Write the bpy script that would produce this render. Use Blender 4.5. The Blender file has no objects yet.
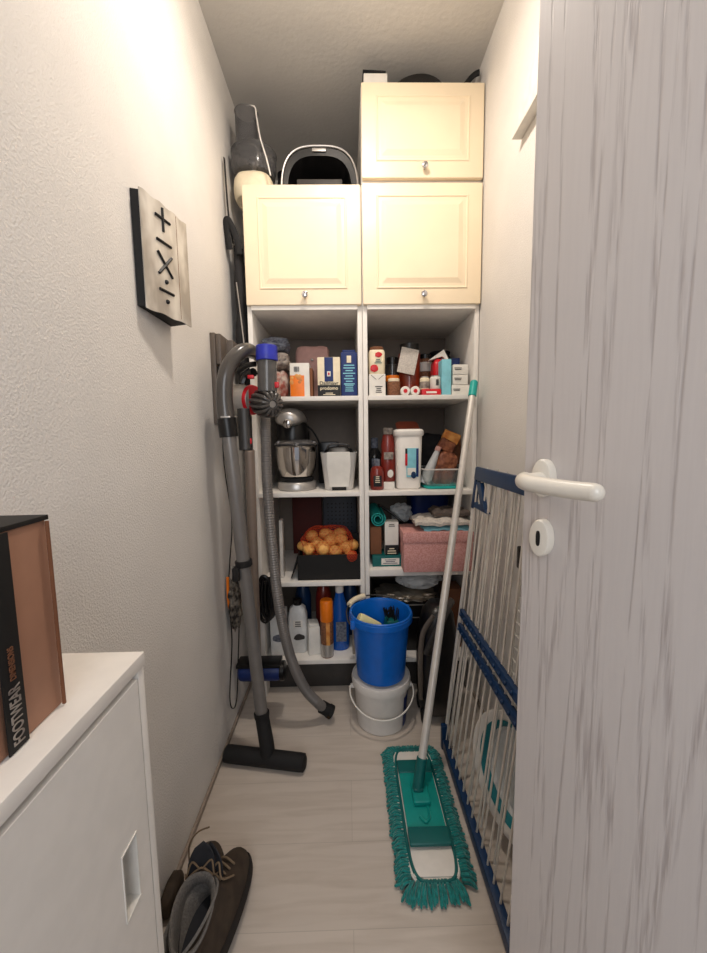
import bpy, bmesh, math, random
from mathutils import Vector, Matrix, Euler, noise
random.seed(7)
PI = math.pi
SC = bpy.context.scene
COL = SC.collection

# ------------------------------------------------------------------ camera frame (used to measure real positions)
FPX = 384.0; CX = 353.5; CY = 476.5; EYE = Vector((0, 0, 1.11))
AX = Vector((0.99971847, -0.0155438, 0.01792685)); AY = Vector((-0.01942507, -0.10230535, 0.99456336))
AZ = Vector((-0.01362528, -0.99463159, -0.10257848))
def at(u, v, x=None, y=None, z=None):
    c = Vector((u-CX, v-CY, FPX)); r = Vector((c.dot(AX), c.dot(AY), c.dot(AZ)))
    t = x/r.x if x is not None else (y/r.y if y is not None else (z-EYE.z)/r.z)
    return EYE + r*t

# ------------------------------------------------------------------ materials
def lin(c):
    return tuple(((v/255)/12.92 if v/255 <= .04045 else ((v/255+.055)/1.055)**2.4) for v in c) + (1,)
def mat(name, rgb, rough=.5, metal=0, var=.06, vscale=30, bump=0, bscale=80, trans=0, alpha=1, coat=0, ior=1.45, emit=0, rgb2=None, vec=(1,1,1), sheen=0):
    m = bpy.data.materials.new(name); m.use_nodes = True; n = m.node_tree.nodes; l = m.node_tree.links
    b = n['Principled BSDF']; tc = n.new('ShaderNodeTexCoord'); mp = n.new('ShaderNodeMapping'); mp.inputs['Scale'].default_value = vec
    l.new(tc.outputs['Object'], mp.inputs[0])
    nz = n.new('ShaderNodeTexNoise'); nz.inputs['Scale'].default_value = vscale; nz.inputs['Detail'].default_value = 3; l.new(mp.outputs[0], nz.inputs['Vector'])
    cr = n.new('ShaderNodeValToRGB'); c = lin(rgb)
    c2 = lin(rgb2) if rgb2 else tuple(min(1, v*(1+var)) for v in c[:3])+(1,)
    c1 = c if rgb2 else tuple(v*(1-var) for v in c[:3])+(1,)
    cr.color_ramp.elements[0].color = c1; cr.color_ramp.elements[1].color = c2
    cr.color_ramp.elements[0].position = .38; cr.color_ramp.elements[1].position = .62
    l.new(nz.outputs['Fac'], cr.inputs[0]); l.new(cr.outputs[0], b.inputs['Base Color'])
    b.inputs['Roughness'].default_value = rough; b.inputs['Metallic'].default_value = metal
    b.inputs['Transmission Weight'].default_value = trans; b.inputs['Alpha'].default_value = alpha
    b.inputs['Coat Weight'].default_value = coat; b.inputs['IOR'].default_value = ior; b.inputs['Sheen Weight'].default_value = sheen
    if emit:
        b.inputs['Emission Color'].default_value = c; b.inputs['Emission Strength'].default_value = emit
    if bump:
        nb = n.new('ShaderNodeTexNoise'); nb.inputs['Scale'].default_value = bscale; nb.inputs['Detail'].default_value = 4; l.new(mp.outputs[0], nb.inputs['Vector'])
        bp = n.new('ShaderNodeBump'); bp.inputs['Strength'].default_value = bump; bp.inputs['Distance'].default_value = .004
        l.new(nb.outputs['Fac'], bp.inputs['Height']); l.new(bp.outputs[0], b.inputs['Normal'])
    return m

M = {}
M['wall'] = mat('woodchip_wall', (228,224,219), .9, var=.02, vscale=6, bump=.45, bscale=230)
M['ceil'] = mat('ceiling_paint', (206,202,196), .95, var=.02, vscale=5, bump=.35, bscale=70)
M['trimw'] = mat('white_trim', (228,224,216), .5)
M['base'] = mat('baseboard_paint', (150,136,124), .5)
M['door_cream'] = mat('cream_door', (249,231,200), .38, var=.015, vscale=8, coat=.1)
M['white'] = mat('white_laminate', (238,233,226), .45, var=.02)
M['inner_shade'] = mat('shaded_back_board', (128,116,106), .75, var=.03)  # shade inside the shelves is put into the back board's colour
M['chrome'] = mat('chrome', (200,200,205), .15, 1, var=.02)
M['steel'] = mat('polished_steel', (205,200,195), .12, 1, var=.02)
M['silver'] = mat('silver_plastic', (190,186,182), .38, .7, var=.02)
M['alu'] = mat('aluminium_pole', (216,211,204), .38, .3, var=.03)
M['black'] = mat('black_plastic', (15,14,15), .32, var=.1)
M['blackm'] = mat('matt_black', (18,17,18), .75, var=.15)
M['fabricb'] = mat('black_fabric', (34,32,33), .8, var=.2, bump=.4, bscale=40)
M['dgrey'] = mat('dark_grey_plastic', (58,55,53), .42, var=.06)
M['taupe'] = mat('taupe_plastic', (98,88,80), .45, var=.04)
M['handle_grey'] = mat('grey_handle_plastic', (74,70,67), .28, var=.04, coat=.3)
M['tubegrey'] = mat('grey_tube', (124,120,117), .35, .35, var=.04)
M['tubebrown'] = mat('champagne_tube', (150,134,122), .38, .45, var=.03)
M['hose'] = mat('hose_grey', (124,119,115), .38, .3, var=.05)
M['blue'] = mat('bucket_blue', (6,98,192), .32, var=.05, coat=.2)
M['navy'] = mat('rack_navy', (10,46,84), .4, var=.06)
M['fblue'] = mat('filter_blue', (42,52,170), .4, var=.1)
M['dblue'] = mat('deep_blue', (14,40,100), .45)
M['red'] = mat('red_plastic', (200,24,36), .35)
M['pailw'] = mat('white_pail', (216,211,205), .42, var=.03)
M['teal'] = mat('teal_plastic', (6,142,134), .4, var=.05)
M['teald'] = mat('dark_teal_plastic', (4,94,92), .45, var=.05)
M['tealg'] = mat('grey_teal', (14,112,122), .4, var=.05)
M['flapred'] = mat('red_brown_flap', (136,62,40), .4)
M['chenille'] = mat('teal_chenille', (4,116,112), .9, var=.25, vscale=120, sheen=.4)
M['cap'] = mat('turquoise_cap', (28,168,160), .4)
M['cloth'] = mat('white_cloth', (226,220,212), .85, var=.03, bump=.3, bscale=60)
M['sponge'] = mat('yellow_sponge', (222,212,160), .9, bump=.4, bscale=200)
M['orange'] = mat('orange_lid', (232,120,20), .4)
M['cardor'] = mat('shoebox_orange', (168,124,100), .6, var=.03)
M['cardblk'] = mat('shoebox_black', (17,15,14), .7)
M['brown'] = mat('brown_card', (122,78,52), .8)
M['leather'] = mat('brown_leather', (60,49,39), .75, var=.2, vscale=40, bump=.3, bscale=60)
M['sole'] = mat('shoe_sole', (34,29,26), .8)
M['lining'] = mat('grey_mesh_lining', (118,115,112), .95, var=.12, vscale=200, bump=.5, bscale=300)
M['insole'] = mat('dark_insole', (44,46,52), .9)
M['lace'] = mat('shoe_lace', (120,102,82), .85)
M['cream'] = mat('cream_paper', (236,222,192), .5)
M['paperw'] = mat('white_paper', (228,224,216), .6, var=.03)
M['ink'] = mat('black_ink', (14,14,16), .5)
M['lblue'] = mat('light_blue_card', (132,200,214), .55)
M['pink'] = mat('pink_dotted', (220,166,160), .65, vscale=180, rgb2=(202,138,132))
M['pinkp'] = mat('dusty_pink', (190,146,136), .6)
M['potato'] = mat('potato_skin', (240,184,104), .6, rgb2=(222,154,78), vscale=60, bump=.2)
M['net'] = mat('red_net', (214,70,30), .5)
M['tomato'] = mat('tomato_red', (136,50,28), .3, coat=.4)
M['ketchup'] = mat('ketchup_red', (124,36,26), .3, coat=.3)
M['jarbrown'] = mat('brown_contents', (128,84,58), .6, var=.3, vscale=150)
M['glass'] = mat('clear_plastic', (235,238,238), .08, trans=.92, ior=1.2)
M['smoke'] = mat('smoked_clear_plastic', (170,169,170), .12, trans=.85, ior=1.2)
M['glassd'] = mat('dark_glass', (62,60,60), .1, trans=.5)
M['bagclear'] = mat('grey_film', (206,208,208), .35, alpha=.88, bump=.6, bscale=25)
M['foil'] = mat('crinkled_foil', (200,190,176), .3, .9, bump=1, bscale=50)
M['greypk'] = mat('grey_pack', (120,124,134), .7, rgb2=(80,84,98), vscale=90)
M['beigepk'] = mat('beige_pack', (158,148,138), .6, rgb2=(112,100,94), vscale=50)
M['redpk'] = mat('red_white_pack', (206,192,180), .6, rgb2=(150,74,62), vscale=24)
M['pattern'] = mat('dotted_cloth', (30,26,24), .6, rgb2=(128,120,110), vscale=55)
M['nuts'] = mat('brown_bag_contents', (150,92,62), .5, rgb2=(102,52,32), vscale=55, bump=.5)
M['pouch'] = mat('orange_pouch', (222,160,86), .45, rgb2=(196,116,50), vscale=30)
M['deter'] = mat('white_detergent', (222,222,220), .4)
M['bblue'] = mat('blue_bottle', (16,84,170), .25, coat=.3)
M['newsp'] = mat('newspaper', (206,198,188), .8, rgb2=(186,178,170), vscale=160)
M['dkcloth'] = mat('brown_cloth', (88,78,72), .9)
M['wire'] = mat('white_wire', (222,218,210), .4)
M['rod'] = mat('rack_rod', (214,206,196), .32, .25)
M['tank'] = mat('smoked_grey_bin', (104,102,100), .15, trans=.35)
M['lampglow'] = mat('lamp_glow', (255,226,190), .5, emit=6)
M['sign'] = mat('silvery_board', (222,217,208), .36, .25, rgb2=(168,160,150), vscale=9, vec=(1,1.8,.9))
M['handlew'] = mat('white_handle', (226,218,204), .3, var=.01, coat=.3)
M['dkred'] = mat('dark_red_board', (74,20,14), .7)
M['dkgreyb'] = mat('dark_blue_grey', (52,56,66), .5)

def wood_door():
    m = bpy.data.materials.new('limed_oak'); m.use_nodes = True; n = m.node_tree.nodes; l = m.node_tree.links; b = n['Principled BSDF']
    tc = n.new('ShaderNodeTexCoord'); mp = n.new('ShaderNodeMapping'); mp.inputs['Scale'].default_value = (1, 1, .035)
    l.new(tc.outputs['Object'], mp.inputs[0])
    dn = n.new('ShaderNodeTexNoise'); dn.inputs['Scale'].default_value = 14; dn.inputs['Detail'].default_value = 2; l.new(mp.outputs[0], dn.inputs['Vector'])
    mx = n.new('ShaderNodeMixRGB'); mx.blend_type = 'LINEAR_LIGHT'; mx.inputs[0].default_value = .035; l.new(mp.outputs[0], mx.inputs[1]); l.new(dn.outputs['Color'], mx.inputs[2])
    v = n.new('ShaderNodeTexVoronoi'); v.feature = 'DISTANCE_TO_EDGE'; v.inputs['Scale'].default_value = 36; l.new(mx.outputs[0], v.inputs['Vector'])
    r = n.new('ShaderNodeValToRGB'); r.color_ramp.elements[0].position = 0; r.color_ramp.elements[0].color = (1,1,1,1)
    r.color_ramp.elements[1].position = .09; r.color_ramp.elements[1].color = (0,0,0,1); l.new(v.outputs['Distance'], r.inputs[0])
    mp2 = n.new('ShaderNodeMapping'); mp2.inputs['Scale'].default_value = (300, 300, 14); l.new(tc.outputs['Object'], mp2.inputs[0])
    pn = n.new('ShaderNodeTexNoise'); pn.inputs['Scale'].default_value = 1; pn.inputs['Detail'].default_value = 3; l.new(mp2.outputs[0], pn.inputs['Vector'])
    pr = n.new('ShaderNodeValToRGB'); pr.color_ramp.elements[0].position = .40; pr.color_ramp.elements[1].position = .62; l.new(pn.outputs['Fac'], pr.inputs[0])
    mul = n.new('ShaderNodeMath'); mul.operation = 'MULTIPLY'; l.new(r.outputs[0], mul.inputs[0]); l.new(pr.outputs[0], mul.inputs[1])
    add = n.new('ShaderNodeMath'); add.operation = 'MULTIPLY_ADD'; add.inputs[1].default_value = .07; l.new(pr.outputs[0], add.inputs[0]); l.new(mul.outputs[0], add.inputs[2]); add.use_clamp = True
    cm = n.new('ShaderNodeMixRGB'); cm.inputs[1].default_value = lin((206,198,193)); cm.inputs[2].default_value = lin((176,166,162))
    l.new(add.outputs[0], cm.inputs[0]); l.new(cm.outputs[0], b.inputs['Base Color']); b.inputs['Roughness'].default_value = .38
    bp = n.new('ShaderNodeBump'); bp.inputs['Strength'].default_value = .25; bp.inputs['Distance'].default_value = -.001; l.new(add.outputs[0], bp.inputs['Height']); l.new(bp.outputs[0], b.inputs['Normal'])
    return m
M['oak'] = wood_door()

def floor_mat():
    m = bpy.data.materials.new('pale_laminate'); m.use_nodes = True; n = m.node_tree.nodes; l = m.node_tree.links; b = n['Principled BSDF']
    tc = n.new('ShaderNodeTexCoord')
    br = n.new('ShaderNodeTexBrick'); br.inputs['Scale'].default_value = 1; br.inputs['Brick Width'].default_value = 1.25; br.inputs['Row Height'].default_value = .19
    br.inputs['Mortar Size'].default_value = .0007; br.inputs['Color1'].default_value = lin((206,196,186)); br.inputs['Color2'].default_value = lin((201,191,181)); br.inputs['Mortar'].default_value = lin((182,173,164))
    l.new(tc.outputs['Object'], br.inputs['Vector'])
    mp = n.new('ShaderNodeMapping'); mp.inputs['Scale'].default_value = (2.5, 26, 1); l.new(tc.outputs['Object'], mp.inputs[0])
    nz = n.new('ShaderNodeTexNoise'); nz.inputs['Scale'].default_value = 1.6; nz.inputs['Detail'].default_value = 6; nz.inputs['Distortion'].default_value = .6; l.new(mp.outputs[0], nz.inputs['Vector'])
    cr = n.new('ShaderNodeValToRGB'); cr.color_ramp.elements[0].position = .3; cr.color_ramp.elements[0].color = lin((222,216,210)); cr.color_ramp.elements[1].position = .6; cr.color_ramp.elements[1].color = (1,1,1,1)
    cr.color_ramp.elements[1].color = lin((250,248,246)); l.new(nz.outputs['Fac'], cr.inputs[0])
    mm = n.new('ShaderNodeMixRGB'); mm.blend_type = 'MULTIPLY'; mm.inputs[0].default_value = .6; l.new(br.outputs[0], mm.inputs[1]); l.new(cr.outputs[0], mm.inputs[2])
    l.new(mm.outputs[0], b.inputs['Base Color']); b.inputs['Roughness'].default_value = .42
    return m
M['floor'] = floor_mat()

# ------------------------------------------------------------------ mesh builder
def rotm(rot):
    if rot is None: return Matrix.Identity(4)
    if isinstance(rot, Matrix): return rot.to_4x4()
    return Euler(rot).to_matrix().to_4x4()
def axm(d):   # matrix turning +Z into direction d
    return Vector(d).normalized().to_track_quat('Z', 'Y').to_matrix().to_4x4()
def smoothpath(pts, n=8):
    P = [Vector(p) for p in pts]
    if len(P) < 3 or n <= 1: return P
    out = []
    for i in range(len(P)-1):
        p0 = P[max(i-1, 0)]; p1 = P[i]; p2 = P[i+1]; p3 = P[min(i+2, len(P)-1)]
        for k in range(n):
            t = k/n
            out.append(.5*((2*p1)+(p2-p0)*t+(2*p0-5*p1+4*p2-p3)*t*t+(3*p1-p0-3*p2+p3)*t**3))
    out.append(P[-1]); return out
class MB:
    def __init__(s): s.bm = bmesh.new()
    def _add(s, t, mi, mx=None):
        if mx is not None: bmesh.ops.transform(t, matrix=mx, verts=t.verts)
        for f in t.faces: f.material_index = mi
        me = bpy.data.meshes.new('tmp'); t.to_mesh(me); t.free(); s.bm.from_mesh(me); bpy.data.meshes.remove(me); return s
    def box(s, c, size, rot=None, bev=.002, seg=2, top=(1,1), mi=0):
        t = bmesh.new(); bmesh.ops.create_cube(t, size=1)
        for v in t.verts:
            k = top if v.co.z > 0 else (1, 1)
            v.co = Vector((v.co.x*size[0]*k[0], v.co.y*size[1]*k[1], v.co.z*size[2]))
        if bev: bmesh.ops.bevel(t, geom=t.edges[:], offset=min(bev, min(size)*.45), segments=seg, profile=.6, affect='EDGES')
        return s._add(t, mi, Matrix.Translation(c) @ rotm(rot))
    def bb(s, x0, x1, y0, y1, z0, z1, **k):
        return s.box(((x0+x1)/2, (y0+y1)/2, (z0+z1)/2), (x1-x0, y1-y0, z1-z0), **k)
    def lathe(s, prof, c=(0,0,0), ax=(0,0,1), seg=32, mi=0, sq=None, capb=True, capt=True, sx=1, sy=1, rot=None):
        t = bmesh.new(); rings = []
        for r, z in prof:
            ring = []
            for k in range(seg):
                a = 2*PI*k/seg; ca, sa = math.cos(a), math.sin(a)
                if sq: q = 1/((abs(ca)**sq+abs(sa)**sq)**(1/sq))
                else: q = 1
                ring.append(t.verts.new((r*q*ca*sx, r*q*sa*sy, z)))
            rings.append(ring)
        for a, b in zip(rings, rings[1:]):
            for k in range(seg): t.faces.new((a[k], a[(k+1)%seg], b[(k+1)%seg], b[k]))
        if capb: t.faces.new(list(reversed(rings[0])))
        if capt: t.faces.new(rings[-1])
        return s._add(t, mi, Matrix.Translation(c) @ (rotm(rot) if rot is not None else axm(ax)))
    def cyl(s, p0, p1, r0, r1=None, seg=20, mi=0):
        p0, p1 = Vector(p0), Vector(p1); r1 = r0 if r1 is None else r1; L = (p1-p0).length; e = min(.0015, r0*.2, L*.2)
        return s.lathe([(r0-e, 0), (r0, e), (r1, L-e), (r1-e, L)], p0, p1-p0, seg, mi)
    def tube(s, pts, r, seg=10, n=8, mi=0, rf=None, flat=None, closed=False):
        P = smoothpath(pts, n) if not closed else [Vector(p) for p in pts]
        t = bmesh.new(); rings = []; prev = None
        for i, p in enumerate(P):
            if closed: d = P[(i+1)%len(P)]-P[i-1]
            else: d = (P[min(i+1, len(P)-1)]-P[max(i-1, 0)])
            d.normalize()
            if prev is None:
                u = d.orthogonal().normalized()
                if flat is not None: u = (Vector(flat[1])-d*d.dot(Vector(flat[1]))).normalized()
            else: u = (prev-d*d.dot(prev)).normalized()
            prev = u; w = d.cross(u); rr = rf(i, len(P)) if rf else r; fl = flat[0] if flat else 1
            rings.append([t.verts.new(p+(u*math.cos(2*PI*k/seg)+w*math.sin(2*PI*k/seg)*fl)*rr) for k in range(seg)])
        prs = list(zip(rings, rings[1:]))
        if closed: prs.append((rings[-1], rings[0]))
        for a, b in prs:
            for k in range(seg): t.faces.new((a[k], a[(k+1)%seg], b[(k+1)%seg], b[k]))
        if not closed: t.faces.new(list(reversed(rings[0]))); t.faces.new(rings[-1])
        return s._add(t, mi)
    def loft(s, rings, mi=0, capb=True, capt=True):
        t = bmesh.new(); R = [[t.verts.new(p) for p in r] for r in rings]; n = len(R[0])
        for a, b in zip(R, R[1:]):
            for k in range(n): t.faces.new((a[k], a[(k+1)%n], b[(k+1)%n], b[k]))
        if capb: t.faces.new(list(reversed(R[0])))
        if capt: t.faces.new(R[-1])
        bmesh.ops.recalc_face_normals(t, faces=t.faces); return s._add(t, mi)
    def prism(s, pts, off, mi=0, bev=0):
        t = bmesh.new(); vs = [t.verts.new(p) for p in pts]; f = t.faces.new(vs)
        r = bmesh.ops.extrude_face_region(t, geom=[f]); vv = [g for g in r['geom'] if isinstance(g, bmesh.types.BMVert)]
        bmesh.ops.translate(t, vec=off, verts=vv); bmesh.ops.recalc_face_normals(t, faces=t.faces)
        if bev: bmesh.ops.bevel(t, geom=t.edges[:], offset=bev, segments=2, affect='EDGES')
        return s._add(t, mi)
    def blob(s, c, size, amp=.15, freq=3, seed=0, sub=3, boxy=1, rot=None, mi=0, flatb=False):
        t = bmesh.new(); bmesh.ops.create_icosphere(t, subdivisions=sub, radius=1)
        for v in t.verts:
            d = v.co.normalized()
            if boxy != 1:
                q = (abs(d.x)**boxy+abs(d.y)**boxy+abs(d.z)**boxy)**(-1/boxy); d = d*q
            k = 1+amp*noise.noise(v.co.normalized()*freq+Vector((seed*7.3, seed*1.7, 0)))+amp*.5*noise.noise(v.co.normalized()*freq*2.7+Vector((seed*3.1, 5, 1)))
            v.co = Vector((d.x*size[0]/2, d.y*size[1]/2, d.z*size[2]/2))*k
            if flatb and v.co.z < -size[2]*.42: v.co.z = -size[2]*.42
        return s._add(t, mi, Matrix.Translation(c) @ rotm(rot))
    def build(s, name, m, parent=None, loc=None, smooth=True, kind=None, label=None, ang=35):
        me = bpy.data.meshes.new(name)
        o = bpy.data.objects.new(name, me); COL.objects.link(o)
        if parent is not None:
            base = Vector((0, 0, 0)); q = parent
            while q is not None: base += q.location; q = q.parent
            o.parent = parent
        else:
            base = Vector(loc) if loc is not None else Vector((0, 0, 0)); o.location = base
        bmesh.ops.translate(s.bm, vec=-base, verts=s.bm.verts)
        s.bm.to_mesh(me); s.bm.free()
        for mm in (m if isinstance(m, (list, tuple)) else [m]): me.materials.append(M[mm])
        if smooth:
            for p in me.polygons: p.use_smooth = True
            me.set_sharp_from_angle(angle=math.radians(ang))
        if kind: o['kind'] = kind
        if label: o['label'] = label
        return o
def tag(o, label, cat, group=None):
    o['label'] = label; o['category'] = cat
    if group: o['group'] = group
    return o
def T(name, label, cat, loc, group=None):
    o = bpy.data.objects.new(name, None); COL.objects.link(o); o.location = loc; o.empty_display_size = .05
    return tag(o, label, cat, group)
def text(s, size, loc, rot, m, parent, name='lettering', ext=.0003, align='LEFT', sx=1):
    cu = bpy.data.curves.new(name, 'FONT'); cu.body = s; cu.size = size; cu.extrude = ext; cu.offset = size*.008; cu.align_x = align; cu.align_y = 'CENTER'
    tmp = bpy.data.objects.new('t', cu); COL.objects.link(tmp)
    dg = bpy.context.evaluated_depsgraph_get(); me = bpy.data.meshes.new_from_object(tmp.evaluated_get(dg))
    COL.objects.unlink(tmp); bpy.data.objects.remove(tmp)
    mx = Matrix.Translation(loc) @ rotm(rot) @ Matrix.Diagonal((sx, 1, 1, 1)); me.transform(mx)
    base = Vector((0, 0, 0)); q = parent
    while q is not None: base += q.location; q = q.parent
    me.transform(Matrix.Translation(-base)); me.materials.clear(); me.materials.append(M[m])
    o = bpy.data.objects.new(name, me); COL.objects.link(o); o.parent = parent; return o
def copy_tree(o, parent=None):
    c = o.copy(); COL.objects.link(c); c.parent = parent
    for ch in [q for q in o.children]: copy_tree(ch, c)
    return c
FRONT = (PI/2, 0, 0)     # text standing upright and facing the doorway

# ------------------------------------------------------------------ room
XL, XR, YB, ZC = -.452, .535, 2.26, 2.51
MB().bb(-1.3, 1.5, -1.8, YB+.1, -.08, 0, bev=0).build('floor', 'floor', smooth=False, kind='structure')
MB().bb(XL-.1, XR+.1, -.12, YB+.1, ZC, ZC+.08, bev=0).build('ceiling', 'ceil', smooth=False, kind='structure')
MB().bb(XL-.1, XL, -.12, YB, 0, ZC, bev=0).build('wall_left', 'wall', smooth=False, kind='structure')
MB().bb(XR, XR+.1, -.12, YB, 0, ZC, bev=0).build('wall_right', 'wall', smooth=False, kind='structure')
MB().bb(XL-.1, XR+.1, YB, YB+.1, 0, ZC, bev=0).build('wall_back', 'wall', smooth=False, kind='structure')
MB().bb(XL, XR, -.12, -.02, 2.06, ZC, bev=0).build('wall_front', 'wall', smooth=False, kind='structure')
MB().bb(XL, XL+.009, .5, 2.0, 0, .016, bev=.002).build('baseboard_left', 'base', kind='structure')
MB().bb(XR-.009, XR, .1, 2.0, 0, .016, bev=.002).build('baseboard_right', 'base', kind='structure')
# boxed trim with a slanting far end on the right wall
MB().prism([(XR-.030, 1.226, 1.98), (XR-.030, .12, 1.98), (XR-.030, .12, 2.42), (XR-.030, .76, 2.42)], (.030, 0, 0), bev=.001).build('trim_1', 'trimw', kind='structure', ang=20)

# ------------------------------------------------------------------ open door with lever handle
E0 = Vector((.23, .49, 0)); DD = Vector((.47, -.883, 0)).normalized(); DN = Vector((-.883, -.47, 0)).normalized()
def dpt(t, n, z): return E0+DD*t+DN*n+Vector((0, 0, z))
def dboxm(mb, t0, t1, n0, n1, z0, z1, **k):
    R = Matrix((DD, -DN, Vector((0, 0, 1)))).transposed()
    return mb.box(dpt((t0+t1)/2, (n0+n1)/2, (z0+z1)/2), (t1-t0, n1-n0, z1-z0), rot=R, **k)
hinge = dpt(.585, -.02, 0)
door = bpy.data.objects.new('door_1', None); COL.objects.link(door); door.location = (hinge.x, hinge.y, .008); door['kind'] = 'structure'
dboxm(MB(), 0, .585, -.04, 0, .008, 2.03, bev=.0015).build('leaf', 'oak', door)
FR = Matrix((DD, Vector((0, 0, 1)), DN)).transposed()    # local x along door, y up, z out of the door
for z, nm in ((1.057, 'handle_rosette'), (.983, 'keyhole_rosette')):
    b = MB(); b.lathe([(.0135, 0), (.0135, .0095), (.0126, .0115), (.0110, .0122)], dpt(.031, .0002, z), seg=40, sy=1.72, rot=FR)
    ro = b.build(nm, 'handlew', door)
    if nm[0] == 'k':
        b = MB(); b.lathe([(.0028, 0), (.0028, .0006)], dpt(.031, .0123, z), seg=24, sy=3.4, sq=3, rot=FR); b.build('keyhole', 'ink', ro)
b = MB(); b.tube([dpt(.031, .009, 1.057), dpt(.031, .035, 1.057), dpt(.034, .046, 1.0565), dpt(.044, .053, 1.056), dpt(.06, .055, 1.055), dpt(.09, .056, 1.054), dpt(.119, .056, 1.054)], .0085, 20, 6,
    rf=lambda i, n: .0078 if i < 8 else .0098-.0006*i/n)
b.blob(dpt(.1188, .056, 1.054), (.0182, .0182, .0182), amp=0, sub=3)
b.build('lever_handle', 'handlew', door)

# ------------------------------------------------------------------ cabinets
def panel_door(parent, x0, x1, z0, z1, label=None):
    yf = 1.54; b = MB(); w, h = x1-x0, z1-z0
    b.bb(x0, x1, yf, yf+.018, z0, z1, bev=.004, seg=3)
    # framed relief: groove ring and raised field
    fr = .052
    for inset, th in ((fr, .0035), (fr+.012, .0015)):
        pass
    a0, a1, c0, c1 = x0+fr, x1-fr, z0+fr+.004, z1-fr+.01
    def frame(i, w_, h_, y0):
        p = [(a0+i, c0+i), (a1-i, c0+i), (a1-i, c1-i), (a0+i, c1-i)]; q = [(a0+i+w_, c0+i+w_), (a1-i-w_, c0+i+w_), (a1-i-w_, c1-i-w_), (a0+i+w_, c1-i-w_)]
        rings = []
        for (yy, pp) in ((y0, 0), (y0-h_, .35), (y0-h_, .65), (y0, 1)):
            rings.append([Vector((p[k][0]*(1-pp)+q[k][0]*pp, yy, p[k][1]*(1-pp)+q[k][1]*pp)) for k in range(4)])
        b.loft(rings, capb=False, capt=False)
    frame(0, .010, .0035, yf+.0003)
    # raised centre field with a sloping border
    i1, i2 = .020, .036
    r1 = [Vector((x, yf+.0003, z)) for x, z in ((a0+i1, c0+i1), (a1-i1, c0+i1), (a1-i1, c1-i1), (a0+i1, c1-i1))]
    r2 = [Vector((x, yf-.0045, z)) for x, z in ((a0+i2, c0+i2), (a1-i2, c0+i2), (a1-i2, c1-i2), (a0+i2, c1-i2))]
    r3 = [Vector((x, yf-.0055, z)) for x, z in ((a0+i2+.003, c0+i2+.003), (a1-i2-.003, c0+i2+.003), (a1-i2-.003, c1-i2-.003), (a0+i2+.003, c1-i2-.003))]
    b.loft([r1, r2, r3], capb=False)
    d = b.build('door', 'door_cream', parent, ang=15)
    kx, kz = (x0+x1)/2+.005, z0+.032
    k = MB(); k.lathe([(.0045, 0), (.0045, .010), (.011, .015), (.0125, .020), (.010, .025), (.004, .027)], (kx, yf, kz), (0, -1, 0), 24); k.build('knob', 'chrome', d)
    return d
def column(x0, x1, ztop, zdoor, label):
    t = T('pantry_cabinet', label, 'cabinet', ((x0+x1)/2, 1.77, 0), 'tall open-shelf cabinet units')
    tk = .018
    for xa, xb in ((x0, x0+tk), (x1-tk, x1)):
        MB().bb(xa, xb, 1.559, 2.015, 0, ztop, bev=.001).build('side_panel', 'white', t)
    MB().bb(x0+tk, x1-tk, 2.008, 2.014, .1, ztop, bev=0).build('back_panel', 'inner_shade', t)
    MB().bb(x0+tk, x1-tk, 1.56, 2.007, ztop-tk, ztop, bev=.001).build('top_panel', 'white', t)
    MB().bb(x0+tk, x1-tk, 1.548, 2.007, zdoor-.016, zdoor+.002, bev=.001).build('bottom_panel', 'white', t)
    for z in (1.272, .888, .513 if x0 < 0 else .560, .17):
        MB().bb(x0+tk, x1-tk, 1.543, 2.007, z-(.028 if z == .56 else .018), z, bev=.0015).build('shelf', 'white', t)
    MB().bb(x0+tk, x1-tk, 1.62, 1.636, 0, .151, bev=.001).build('plinth', 'dgrey', t)
    panel_door(t, x0+.002, x1-.002, zdoor, ztop-.002)
    return t
column(-.376, .070, 2.052, 1.618, 'tall pantry cabinet unit on the left with cream panel door and the stand mixer inside')
column(.072, .532, 2.058, 1.618, 'tall pantry cabinet unit on the right with cream panel door and the pink box inside')
t = T('top_cabinet', 'single cream wall cabinet box stacked topmost on the right unit near the ceiling', 'cabinet', (.302, 1.77, 2.06))
b = MB(); b.bb(.074, .531, 1.56, 2.01, 2.06, 2.078, bev=.001); b.bb(.074, .531, 1.56, 2.01, 2.382, 2.40, bev=.001)
b.bb(.074, .092, 1.56, 2.01, 2.078, 2.382, bev=0); b.bb(.513, .531, 1.56, 2.01, 2.078, 2.382, bev=0); b.bb(.092, .513, 2.0, 2.008, 2.078, 2.382, bev=0)
b.build('carcass', 'white', t)
panel_door(t, .075, .53, 2.072, 2.398)

# ------------------------------------------------------------------ shoe cabinet with box, front left
t = T('shoe_cabinet', 'white shoe cabinet with recessed grip along the left wall in the foreground', 'cabinet', (-.36, .25, 0))
xw = XL+.002
MB().bb(xw, -.270, .02, .485, .815, .833, bev=.0015).build('top_board', 'white', t)
b = MB(); b.bb(xw, -.272, .47, .484, .0, .814, bev=.001); b.bb(xw, -.272, .02, .034, .0, .814, bev=.001); b.bb(xw, xw+.01, .034, .47, .0, .814, bev=0); b.bb(xw, -.29, .034, .47, .04, .055, bev=0)
b.build('body', 'white', t)
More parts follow.
